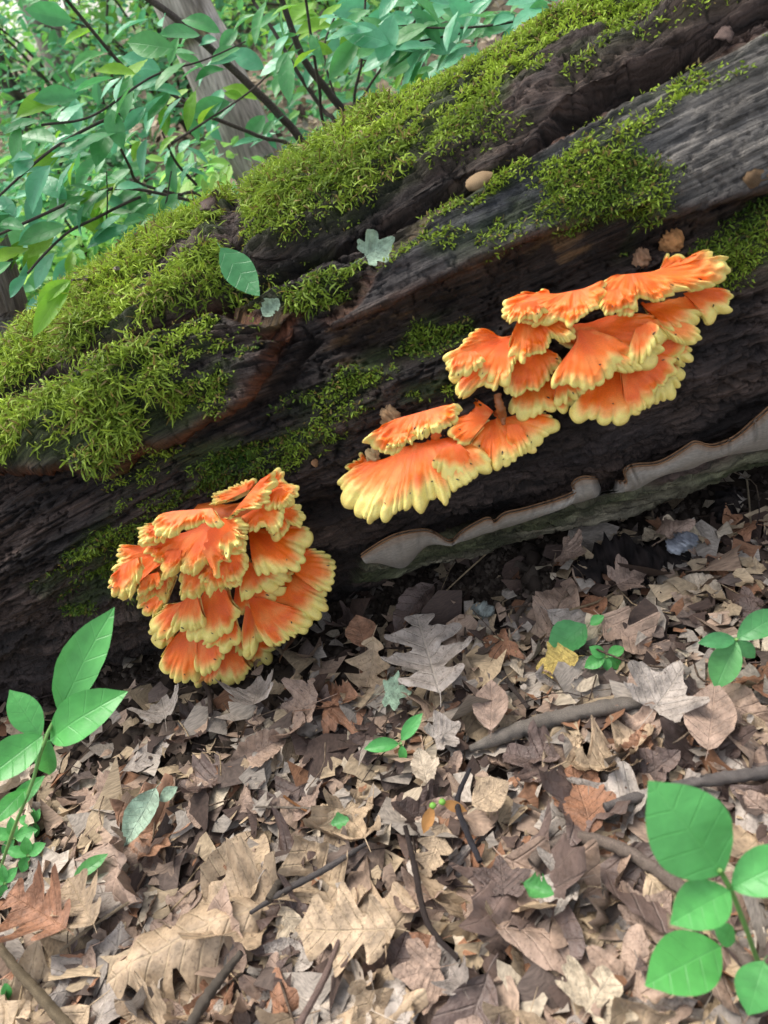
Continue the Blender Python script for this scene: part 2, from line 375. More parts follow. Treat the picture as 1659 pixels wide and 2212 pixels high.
gap = sd_of([(120, 800), (190, 800), (300, 742), (370, 698), (480, 648), (500, 662), (380, 722), (260, 785), (190, 850), (110, 870), (0, 925), (-60, 950), (-60, 915), (40, 870)], 0.02, 0.012)
undr = sd_of([(310, 962), (415, 936), (500, 892), (600, 802), (662, 715), (705, 730), (640, 832), (520, 925), (420, 965), (330, 990)], 0.014, 0.01)
rimbark = sd_of([(940, 195), (1010, 150), (1150, 80), (1250, 22), (1420, -50), (1400, -90), (1200, 0), (1050, 70), (930, 150)], 0.008, 0.004)
# --- relief
D = 0.030 * (fbm(SS * 3.2, MM * 7, 3, 51) - 0.5) + 0.016 * (fbm(SS * 9, MM * 40, 4, 52) - 0.5)
gr = fbm(SS * 6, MM * 130, 4, 53); plate = fbm(SS * 20, MM * 75, 3, 54)
D += 0.008 * (gr - 0.5) + 0.014 * (np.floor(plate * 9) / 9 - 0.5 + 0.35 * (plate - 0.5))
crk = np.abs(fbm(SS * 16 + 0.6 * wob2 * 10, MM * 95, 4, 57) - 0.5); crk2 = np.abs(fbm(SS * 45, MM * 60, 3, 58) - 0.5)
D += -0.008 * sstep(0.05, 0.0, crk) - 0.004 * sstep(0.035, 0.0, crk2) + 0.006 * (fbm(SS * 60, MM * 150, 3, 59) - 0.5)
DN = np.zeros_like(D)
def raise_(sd, H, wdt=0.007, lip=0.0, lw=0.02):
    global D, DN
    D += H * sstep(0, wdt, sd)
    if lip: DN += lip * np.where(sd > 0, sstep(0, 0.004, sd) * np.exp(-np.clip(sd, 0, 9) / lw), 0)
raise_(crev, -0.040, 0.016); raise_(hollow, -0.030, 0.022)
smooth_ = sstep(0, 0.01, plank)
D = D * (1 - 0.55 * smooth_) ; raise_(plank, 0.014, 0.008, 0.010)
D += smooth_ * 0.0045 * (np.abs(fbm(SS * 2.5, MM * 70, 4, 55) - 0.5) * 4 - 0.5)
hv = 0.45 + 0.9 * fbm(SS * 7, MM * 3, 2, 91)
raise_(mound, 0.026 * hv, 0.030, 0.006, 0.03); raise_(slab, 0.040 * hv, 0.010, 0.020, 0.03); raise_(gap, -0.030, 0.014); raise_(undr, -0.022, 0.012)
cush = sstep(0, 0.03, np.maximum(np.maximum(mound, slab), ridge)); D += cush * (0.026 * (fbm(SS * 20, MM * 24, 3, 92) - 0.5))
raise_(ridge, 0.016, 0.030, 0.006); raise_(rim_low, 0.014, 0.012, 0.006); raise_(rimbark, 0.014, 0.010, 0.006)
lowl = sstep(0.16, -0.02, MM) * (0.45 + 0.55 * sstep(0.75, 0.4, SS)) * (1 - sstep(0, 0.01, rim_low)) * (1 - sstep(0, 0.01, slab))
D += lowl * 0.034 * (np.floor(fbm(SS * 8, MM * 44, 4, 56) * 9) / 9 - 0.5)
D += lowl * 0.012 * (np.floor(fbm(SS * 22, MM * 110, 3, 60) * 7) / 7 - 0.5)
MOSS_LUMP = 1
D += sstep(0, 0.012, rim_low) * (0.010 * (np.floor(fbm(SS * 10, MM * 90, 4, 97) * 8) / 8 - 0.5))
LOGV = BASE + RAD * D[..., None] + TDN * DN[..., None]
du = np.gradient(LOGV, axis=0); dv = np.gradient(LOGV, axis=1); NRM = np.cross(du, dv); NRM /= np.linalg.norm(NRM, axis=2)[..., None] + 1e-12
if (NRM * RAD).sum(2).mean() < 0: NRM = -NRM
# --- wood colours, with shade painted into cracks and recesses
n1 = fbm(SS * 8, MM * 30, 4, 61); n2 = fbm(SS * 3, MM * 9, 3, 62); n3 = fbm(SS * 30, MM * 120, 3, 63)
LC = mixc((0.013, 0.0085, 0.007), (0.055, 0.036, 0.028), sstep(0.35, 0.72, n1))
LC = LC * 1.45
crm = np.maximum(sstep(0.05, 0.0, crk), 0.8 * sstep(0.035, 0.0, crk2)); LC = LC * (1 - 0.75 * crm[..., None])  # darkens the wood inside the cracks, painting in their shade
purple = sstep(0.45, 0.7, n2) * sstep(0.05, -0.05, MM); LC = mixc(LC, (0.075, 0.055, 0.052), 0.5) * purple[..., None] + LC * (1 - purple[..., None])
grey = mixc((0.060, 0.056, 0.052), (0.24, 0.215, 0.185), sstep(0.3, 0.7, fbm(SS * 5, MM * 90, 4, 64)))
sR = st_of([(1250, 420)])[0, 0]
gmask = smooth_ * sstep(sR - 0.5, sR + 0.1, SS)
grey = mixc(grey, (0.035, 0.04, 0.046), sstep(0.4, 0.7, n2) * sstep(sR + 0.25, sR - 0.1, SS))
LC = LC * (1 - gmask[..., None]) + grey * gmask[..., None]
olive = mixc((0.055, 0.05, 0.028), (0.19, 0.165, 0.115), sstep(0.35, 0.65, n1)) ; om = sstep(0, 0.012, rim_low)
LC = LC * (1 - om[..., None]) + olive * om[..., None]
for sdv, lo, hi, strg in ((slab, -0.004, 0.010, 0.9), (plank, -0.006, 0.006, 0.4)):
    band = np.exp(-((sdv - 0.002) / 0.006) ** 2) * sstep(0.4, 0.6, n2 * 0.5 + n1 * 0.5 + 0.06) * strg
    LC = LC * (1 - band[..., None]) + np.array((0.115, 0.036, 0.014)) * band[..., None]
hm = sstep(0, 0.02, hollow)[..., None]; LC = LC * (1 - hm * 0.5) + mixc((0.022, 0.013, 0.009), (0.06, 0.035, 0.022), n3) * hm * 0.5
chip = sstep(0.66, 0.72, fbm(SS * 16, MM * 70, 3, 66)) * sstep(-0.02, 0.02, hollow)
LC = LC * (1 - chip[..., None]) + np.array((0.15, 0.085, 0.04)) * chip[..., None]
dcr = sstep(0, 0.015, np.maximum(np.maximum(crev, gap), undr))[..., None]; LC = LC * (1 - dcr * 0.7) + np.array((0.022, 0.014, 0.010)) * dcr * 0.7  # painted shade in the crevice, the gap and below the slab lip
# --- moss cover
moss = np.zeros_like(D); mtype = np.zeros_like(D)          # cover 0-1 ; 1 = long curly, 0 = short
def add_moss(m, t):
    global moss, mtype
    mtype = np.where(m > moss, t, mtype); moss = np.maximum(moss, m)
br = fbm(SS * 14, MM * 36, 4, 71); br2 = fbm(SS * 30, MM * 60, 3, 72)
def patch(pts, cover, t, e=0.02, brk=0.5, edge=0.02):
    add_moss(np.clip(sstep(-edge, e, sd_of(pts, 0.05, 0.02)) * cover * sstep(brk - 0.16, brk + 0.08, br * 0.7 + br2 * 0.3), 0, 1), t)
add_moss(sstep(0.0, 0.03, mound) * sstep(0.30, 0.50, br + 0.03), 1.0)
add_moss(sstep(0.002, 0.025, slab) * sstep(0.34, 0.55, br + np.interp(SS, [st_of([(150, 930)])[0, 0], st_of([(560, 740)])[0, 0]], [0.20, -0.05])), np.where(SS < st_of([(400, 850)])[0, 0], 0.9, 0.2))
topness = sstep(0.03, 0.07, MM - ridge_th)
add_moss(sstep(0.0, 0.03, ridge) * (0.40 + 0.6 * topness) * sstep(0.34, 0.5, br + 0.05 + 0.08 * topness), np.where(SS < st_of([(900, 330)])[0, 0], 0.55, 0.25))
patch([(930, 455), (1040, 402), (1200, 318), (1330, 250), (1480, 170), (1800, 0), (1800, 40), (1600, 150), (1450, 230), (1330, 330), (1390, 420), (1250, 440), (1120, 480), (960, 540), (860, 520)], 0.85, 0.3, 0.02, 0.53)
patch([(1220, 400), (1330, 340), (1440, 380), (1430, 440), (1380, 500), (1370, 450), (1230, 440)], 0.9, 0.4, 0.01, 0.44)
patch([(860, 500), (940, 450), (1080, 400), (1120, 440), (1020, 510), (920, 560), (850, 560)], 0.95, 0.35, 0.02, 0.42)
patch([(490, 640), (640, 560), (800, 570), (880, 520), (900, 560), (780, 640), (690, 660), (560, 700)], 0.6, 0.6, 0.02, 0.48)
patch([(230, 1060), (330, 950), (600, 960), (560, 1010), (400, 1050), (330, 1110), (230, 1110)], 0.75, 0.1, 0.02, 0.45)
patch([(560, 960), (640, 880), (820, 860), (820, 900), (700, 960), (600, 1010)], 0.8, 0.1, 0.02, 0.45)
patch([(890, 740), (920, 700), (1010, 690), (1000, 730), (920, 765)], 0.9, 0.1, 0.015, 0.42)
patch([(850, 880), (880, 830), (980, 810), (970, 850), (880, 900)], 0.9, 0.1, 0.015, 0.42)
patch([(70, 1270), (180, 1180), (250, 1090), (330, 1120), (320, 1200), (290, 1330), (180, 1350), (100, 1310)], 0.75, 0.15, 0.02, 0.47)
patch([(1520, 560), (1600, 500), (1800, 400), (1800, 500), (1659, 590), (1560, 610)], 0.85, 0.3, 0.02, 0.44)
patch([(720, 830), (800, 770), (840, 790), (780, 850)], 0.8, 0.1, 0.015, 0.45)
patch([(380, 1480), (450, 1440), (660, 1400), (620, 1480), (440, 1530)], 0.6, 0.1, 0.02, 0.45)
moss = moss * (1 - 0.92 * sstep(-0.004, 0.008, gap)) * (1 - 0.85 * sstep(-0.004, 0.01, undr))
backm = sstep(math.radians(112) * 0.26, math.radians(120) * 0.26, MM); add_moss(backm * sstep(0.35, 0.6, br) * 0.6, 0.3)
under = np.clip(moss * 1.2, 0, 1)[..., None] * 0.8
LC = LC * (1 - under) + mixc((0.022, 0.034, 0.008), (0.05, 0.075, 0.014), br2) * under
green = sstep(0.45, 0.65, fbm(SS * 6, MM * 20, 3, 75)) * om; LC = LC * (1 - 0.4 * green[..., None]) + np.array((0.06, 0.085, 0.025)) * 0.4 * green[..., None]
# --- split into parts by region
log_root = empty('fallen_log', A0 + EX * 0.5 + NB * 0.2, 'rotting moss-covered fallen log lying across the leaf litter', 'log')
LF = grid_faces(NS, NT, True)
jf = np.tile(np.arange(NT), NS - 1); LFs = LF[:, ::-1]
lab = np.zeros((NS, NT), int); lab[plank > 0] = 1; lab[slab > 0] = 2; lab[(rim_low > 0)] = 3
flab = lab.reshape(-1)[LF[:, 0]]
LVf = LOGV.reshape(-1, 3); LCf = LC.reshape(-1, 3); LUV = np.stack([SS, MM], -1).reshape(-1, 2)
for k, nm in enumerate(('trunk', 'weathered_plank', 'bark_slab', 'lower_rim')):
    f = LFs[flab == k]; u, inv = np.unique(f, return_inverse=True); inv = inv.reshape(f.shape)
    faces = [inv]; V = LVf[u]; c = LCf[u]; t = LUV[u]
    if k == 0:      # close both ends
        base_i = {int(a): i for i, a in enumerate(u)}
        c0 = LVf[:NT].mean(0); c1 = LVf[-NT:].mean(0); n0 = len(V)
        V = np.vstack([V, c0, c1]); c = np.vstack([c, c[0], c[0]]); t = np.vstack([t, t[0], t[0]])
        ring = [base_i[a] for a in range(NT) if a in base_i]; ring2 = [base_i[(NS - 1) * NT + a] for a in range(NT) if (NS - 1) * NT + a in base_i]
        faces.append(np.array([[n0, ring[i], ring[(i + 1) % len(ring)]] for i in range(len(ring))]))
        faces.append(np.array([[n0 + 1, ring2[(i + 1) % len(ring2)], ring2[i]] for i in range(len(ring2))]))
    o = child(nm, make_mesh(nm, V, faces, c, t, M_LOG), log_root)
    if k == 1: o['label'] = 'grey weathered wood with long grain'
    if k == 2: o['label'] = 'mossy bark slab with reddish broken edge'

# --- lookup: picture position -> point and normal on the log
_q, _z = proj(LVf); BIN = 5.0
_bx = np.floor(_q[:, 0] / BIN).astype(int); _by = np.floor(_q[:, 1] / BIN).astype(int)
NBX, NBY = int(PW / BIN) + 80, int(PH / BIN) + 80
_ok = (_bx > -40) & (_bx < NBX - 41) & (_by > -40) & (_by < NBY - 41) & (_z > 0)
zb = np.full((NBX, NBY), 1e9); ib = np.full((NBX, NBY), -1)
_id = np.where(_ok)[0]; _id = _id[np.argsort(-_z[_id])]
ib[_bx[_id] + 40, _by[_id] + 40] = _id; zb[_bx[_id] + 40, _by[_id] + 40] = _z[_id]
NF = NRM.reshape(-1, 3)
def log_hit(px, py):
    bx = int(px // BIN) + 40; by = int(py // BIN) + 40
    for r in range(0, 60):
        a, b, c, d = max(bx - r, 0), bx + r + 1, max(by - r, 0), by + r + 1
        sub = ib[a:b, c:d]
        if (sub >= 0).any():
            k = sub[sub >= 0]; k = k[np.argmin(((_q[k] - (px, py)) ** 2).sum(1))]
            d_ = ray(px, py)
            if r < 6: return CAM + d_ * _z[k], NF[k]
            return LVf[k].copy(), NF[k]
    return at_dist(px, py, 1.1), OUT

# --- moss strands
def moss_strands(n, long_, seed):
    r = np.random.default_rng(seed)
    vis = (SS > -0.30) & (SS < 1.5) & (TT < math.radians(127)) & (TT > math.radians(-60))
    wgt = (moss * sstep(0.30, 0.55, fbm(SS * 26, MM * 40, 3, 95)) * (np.where(mtype > 0.45, mtype, 0) if long_ else np.where(mtype <= 0.6, 1.0, 0.25)) * vis).reshape(-1)
    wgt = np.where(wgt > 0.12, wgt, 0); wgt = wgt / wgt.sum()
    k = r.choice(len(wgt), n, p=wgt); N = NF[k]
    smN = N * 0.6 + RAD.reshape(-1, 3)[k] * 0.4; smN /= np.linalg.norm(smN, axis=1)[:, None]
    P = LVf[k] + (r.random((n, 3)) - 0.5) * 0.004 + smN * (r.random((n, 1)) * (0.007 if long_ else 0.002))
    rd = r.normal(size=(n, 3)); tang = rd - (rd * smN).sum(1)[:, None] * smN; tang /= np.linalg.norm(tang, axis=1)[:, None]
    L = (r.uniform(0.007, 0.020, n) if long_ else r.uniform(0.003, 0.0075, n)) * (0.7 + 0.5 * moss.reshape(-1)[k])
    d0 = smN * r.uniform(0.25, 1.0, (n, 1)) + tang * r.uniform(0.5, 1.1, (n, 1)); d0 /= np.linalg.norm(d0, axis=1)[:, None]
    seg = 3 if long_ else 2; C = [P]; d = d0.copy()
    for i in range(seg):
        d = d + np.array([0, 0, -0.30 if long_ else -0.1]) + r.normal(size=(n, 3)) * (0.5 if long_ else 0.2); d /= np.linalg.norm(d, axis=1)[:, None]
        C.append(C[-1] + d * (L / seg)[:, None])
    side = np.cross(d0, r.normal(size=(n, 3))); side /= np.linalg.norm(side, axis=1)[:, None]
    wd = (r.uniform(0.0007, 0.0013, n) if long_ else r.uniform(0.0006, 0.0012, n))[:, None]
    prof = [0.7, 1.0, 0.9, 0.15] if long_ else [0.9, 1.0, 0.1]
    V = np.concatenate([np.stack([c - side * wd * p, c + side * wd * p], 1) for c, p in zip(C, prof)], 1)
    m = 2 * (seg + 1); b = (np.arange(n) * m)[:, None, None]
    q = np.array([[2 * i, 2 * i + 1, 2 * i + 3, 2 * i + 2] for i in range(seg)])[None]
    F = (b + q).reshape(-1, 4)
    cl = fbm(SS.reshape(-1)[k] * 12, MM.reshape(-1)[k] * 26, 3, 77); h = r.random(n)
    hi = np.clip(RAD.reshape(-1, 3)[k][:, 2] * 0.9 + 0.15, 0, 1)   # paints light from above into the strands: yellower where the trunk faces up
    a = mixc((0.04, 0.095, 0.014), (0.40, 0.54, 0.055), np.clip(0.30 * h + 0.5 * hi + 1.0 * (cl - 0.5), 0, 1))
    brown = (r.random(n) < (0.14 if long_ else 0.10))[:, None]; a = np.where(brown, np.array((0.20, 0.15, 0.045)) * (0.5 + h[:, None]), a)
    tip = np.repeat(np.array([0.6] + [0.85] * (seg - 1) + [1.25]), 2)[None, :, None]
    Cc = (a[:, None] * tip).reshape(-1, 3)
    return V.reshape(-1, 3), F, Cc
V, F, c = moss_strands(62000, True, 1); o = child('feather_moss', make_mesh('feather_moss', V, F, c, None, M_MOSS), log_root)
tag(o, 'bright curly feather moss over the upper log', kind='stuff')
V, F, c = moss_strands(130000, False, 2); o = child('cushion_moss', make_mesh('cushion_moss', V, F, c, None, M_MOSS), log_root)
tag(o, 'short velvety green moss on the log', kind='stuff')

# ================================================================== ORANGE SHELF FUNGI
ORANGE = np.array((0.88, 0.165, 0.004)); DEEP = np.array((0.80, 0.10, 0.003)); PEACH = np.array((0.86, 0.40, 0.10)); YEL = np.array((0.80, 0.66, 0.19))
cap_tops = {}
def fungus_cap(cl, tf, spec, idx):
    (ra, rb), rim, tau = spec['root'], spec['rim'], spec.get('tau', 35)
    fr = spec.get('frill', 1.0); out = spec.get('out', 0.02); ye = spec.get('yel', 1.0)
    P = lambda q: (q[0] * tf[0] + tf[1], q[1] * tf[0] + tf[2])
    r = np.random.default_rng(1000 + idx * 7 + len(rim))
    mid = ((ra[0] + rb[0]) / 2, (ra[1] + rb[1]) / 2)
    h0, _ = log_hit(*P(mid)); back = cl['plane']
    # the root sits on the fungus body, which follows the log face
    h0 = hit_plane(*P(mid), back[0] + OUT * out, back[1])
    ta = math.radians(tau); lat = spec.get('lat', 0.0)
    N = unit(ZUP * math.cos(ta) + OUT * math.sin(ta) + EX * lat)
    A = hit_plane(*P(ra), h0, N); B = hit_plane(*P(rb), h0, N)
    Rm = np.array([hit_plane(*P(q), h0, N) for q in rim])
    L = np.concatenate([[0], np.cumsum(np.linalg.norm(np.diff(Rm, axis=0), axis=1))]); per = L[-1]
    na = int(np.clip(per / (0.0018 if fr < 1.3 else 0.0012), 50, 320)); rim_s = catmull(Rm, na)
    a = np.linspace(0, 1, na); cen = (A + B) / 2
    # orient the root so that it runs the same way as the rim
    if np.linalg.norm(A - rim_s[0]) + np.linalg.norm(B - rim_s[-1]) > np.linalg.norm(B - rim_s[0]) + np.linalg.norm(A - rim_s[-1]): A, B = B, A
    root = A[None] + (B - A)[None] * a[:, None]
    arc = a * per
    # scalloped margin: rounded lobes of uneven width, each with its own lift
    wm = 0.0100 / max(fr, 0.7) ** 1.2; cuts = [0.0]
    while cuts[-1] < per: cuts.append(cuts[-1] + wm * float(np.clip(r.lognormal(0, 0.42), 0.45, 2.6)))
    cuts = np.array(cuts); li = np.clip(np.searchsorted(cuts, arc, side='right') - 1, 0, len(cuts) - 2); lw = cuts[li + 1] - cuts[li]
    lu = (arc - cuts[li]) / lw; scal = np.sqrt(np.clip(1 - (2 * lu - 1) ** 2 * 0.97, 0, 1))
    lrnd = r.normal(size=len(cuts)); lr = lrnd[li]; big = fbm(arc * 28, arc * 0 + 5, 2, idx + 3) - 0.5
    ksm = np.array([0.2, 0.6, 0.2])
    lr = np.convolve(np.pad(lr, 2, 'edge'), np.ones(5) / 5, 'valid')
    dirr = rim_s - root; dl = np.linalg.norm(dirr, axis=1); dirr /= dl[:, None] + 1e-9
    ext = (scal - 0.75) * np.minimum(lw * 0.5, 0.0065) + lr * 0.0016 * fr + big * 0.010 * fr
    rim_s = rim_s + dirr * ext[:, None]; dl = dl + ext
    size = np.median(dl); th = np.clip(size * 0.16, 0.006, 0.014)
    ex = spec.get('ext', 0.35)
    tv = np.concatenate([np.linspace(-ex, 0.72, 13), np.linspace(0.76, 0.975, 9)])
    up = [] ; cols = []; uvs = []
    und = (fbm(arc * 16, arc * 0 + 2, 2, idx + 5) - 0.5) * 2
    ridge_a = scal - 0.7 + 0.35 * lr; ridge_b = fbm(arc * 260, arc * 0, 2, idx + 8) - 0.5
    streak = fbm(arc * 95, arc * 0 + 1.5, 3, idx + 9); streak2 = fbm(arc * 45, arc * 0 + 3.5, 2, idx + 10)
    def knob(t): return (fbm(arc * 150, t * dl * 150 + 3, 2, idx + 15) - 0.45) * 0.0120 * max(fr - 0.75, 0.18) * sstep(0.3, 0.8, t)
    def top_h(t):
        t = max(t, 0.0) + 0 * t; arch = size * 0.10 * np.sin(np.pi * min(t * 0.62 + 0.1, 1)) - size * 0.06 * sstep(0.75, 1.0, t) ** 2
        lump = (fbm(arc * 50 + t * 0, t * dl * 55 + idx, 3, idx + 12) - 0.5) * 0.006 * (0.4 + fr * 0.6)
        return arch + und * t ** 1.6 * min(0.019, size * 0.21) + ridge_a * 0.0036 * sstep(0.45, 1.0, t) * (0.6 + 0.5 * fr) + ridge_b * 0.0005 * t + lump * t + knob(t)
    def colour(t):
        k = np.clip((t - (1 - 0.36 * ye) + 0.34 * (streak - 0.5) + 0.42 * (streak2 - 0.5) + 0.035 * lr) / 0.30, 0, 1)
        b_ = mixc(DEEP, ORANGE, np.clip(0.3 + t + 0.8 * (streak2 - 0.5), 0, 1))
        c = np.where((k < 0.5)[:, None], mixc(b_, PEACH, np.clip(k * 2, 0, 1)), mixc(PEACH, YEL, np.clip(k * 2 - 1, 0, 1)))
        mot = fbm(arc * 38, t * dl * 60 + idx, 3, idx + 21); c = mixc(c, PEACH, 0.28 * sstep(0.56, 0.72, mot) * (k < 0.4)); c = mixc(c, DEEP * 0.92, 0.55 * sstep(0.46, 0.3, mot) * (1 - k))
        return c
    for t in tv:
        up.append(root + (rim_s - root) * t + N * top_h(t)[:, None]); cols.append(colour(t)); uvs.append(np.stack([arc, t * dl], -1))
    ntop = len(up)
    # thick rolled margin
    th_a = th * (0.75 + 0.5 * scal) * np.clip(lw / 0.011, 0.7, 1.4)
    edge0 = rim_s + N * (top_h(1.0) - 0.001)[:, None]
    for q in (0.3, 0.75, 1.15, 1.6, 2.2, 2.8):
        up.append(edge0 + dirr * (np.sin(q) * th_a * 0.55 - 0.02 * dl)[:, None] - N * ((1 - np.cos(q)) * th_a * 0.5)[:, None])
        cols.append(mixc(YEL, PEACH, 0.35 * np.clip(streak * 2 - 1, 0, 1))); uvs.append(np.stack([arc, dl], -1))
    for t in (0.86, 0.6, 0.3, -ex):
        up.append(root + (rim_s - root) * t + N * (top_h(t) - th * (1 + 0.8 * (1 - t)))[:, None]); cols.append(np.tile(YEL * np.array([1, 0.97, 1.1]), (na, 1))); uvs.append(np.stack([arc, t * dl], -1))
    V = np.array(up); nr = len(up)
    F = grid_faces(nr, na); Vf = V.reshape(-1, 3)
    # make faces point outwards
    f0 = F[(nr // 4) * (na - 1) + na // 2]; nn = np.cross(Vf[f0[1]] - Vf[f0[0]], Vf[f0[2]] - Vf[f0[0]])
    if nn @ N < 0: F = F[:, ::-1]
    # side closures
    e = []
    for j in (0, na - 1):
        for i in range(nr // 2 - 1):
            qd = [i * na + j, (i + 1) * na + j, (nr - 2 - i) * na + j, (nr - 1 - i) * na + j]
            e.append(qd if j == 0 else qd[::-1])
    me = make_mesh('cap', Vf, [F, np.array(e)], np.array(cols).reshape(-1, 3), np.array(uvs).reshape(-1, 2), M_FUN)
    child('cap', me, cl['root'])
    cl['roots'].append(h0 - N * 0.02)
    for _ in range(max(1, int(cl['bugs_per_cap'] * min(1.0, per / 0.30)))):
        i = r.integers(12, ntop - 1); j = r.integers(3, na - 3)
        p = V[i, j]; nn = np.cross(V[i + 1, j] - V[i - 1, j], V[i, j + 1] - V[i, j - 1]); nn = unit(nn); nn = nn if nn @ N > 0 else -nn
        cl['bugs'].append((p, nn))
def blob(c, r, seed, sq=(1, 1, 1), lump=0.35, nu=14, nv=20, fq=2.2):
    u = np.linspace(0.02, np.pi - 0.02, nu); v = np.linspace(0, 2 * np.pi, nv, endpoint=False); U, Vv = np.meshgrid(u, v, indexing='ij')
    d = np.stack([np.sin(U) * np.cos(Vv), np.sin(U) * np.sin(Vv), np.cos(U)], -1)
    k = 1 + lump * (fbm(d[..., 0] * fq + d[..., 2] * fq * 0.77 + seed, d[..., 1] * fq - d[..., 2] * fq * 0.6, 4, seed) - 0.5) * 2
    V = np.asarray(c) + d * (r * k)[..., None] * np.asarray(sq)
    return V.reshape(-1, 3), [grid_faces(nu, nv, True)[:, ::-1]]
def make_cluster(label, tf, specs, centre, bugs, name='shelf_fungus'):
    P = (centre[0] * tf[0] + tf[1], centre[1] * tf[0] + tf[2]); h, n = log_hit(*P)
    cl = {'root': empty(name, h, label, 'fungus'), 'roots': [], 'bugs': [], 'bugs_per_cap': bugs}
    # mean face of the log under the cluster
    th = math.asin(np.clip((h - log_C(np.array([(h - A0) @ EX]))[0]) @ ZUP / log_R((h - A0) @ EX), -1, 1))
    fn = unit(OUT * math.cos(th) + ZUP * math.sin(th))
    cl['plane'] = (h, fn)
    for i, s in enumerate(specs): fungus_cap(cl, tf, s, i + int(centre[0]))
    q = np.array(cl['roots']); q = q[np.argsort(q @ (ZUP * 0.8 + EX * 0.6))]; k = max(3, len(q) // 4)
    pts = [c_.mean(0) - fn * 0.022 - ZUP * 0.012 for c_ in np.array_split(q, k)]
    parts = [tube(pts, 0.016, 30, 12, 0.5, 3)]
    V, F = merge(parts); cc = mixc(DEEP * 0.9, np.array((0.55, 0.22, 0.05)), fbm(V[:, 0] * 60, V[:, 2] * 60, 3, 5))
    child('core', make_mesh('core', V, F, cc, np.zeros((len(V), 2)), M_FUN), cl['root'])
    return cl
def sp(root, rim, **k): return dict(root=root, rim=rim, **k)
T1 = (0.3125, 226.8, 1004.4); T2 = (0.4004, 939.6, 518.4); T3 = (0.293, 729.0, 842.4)
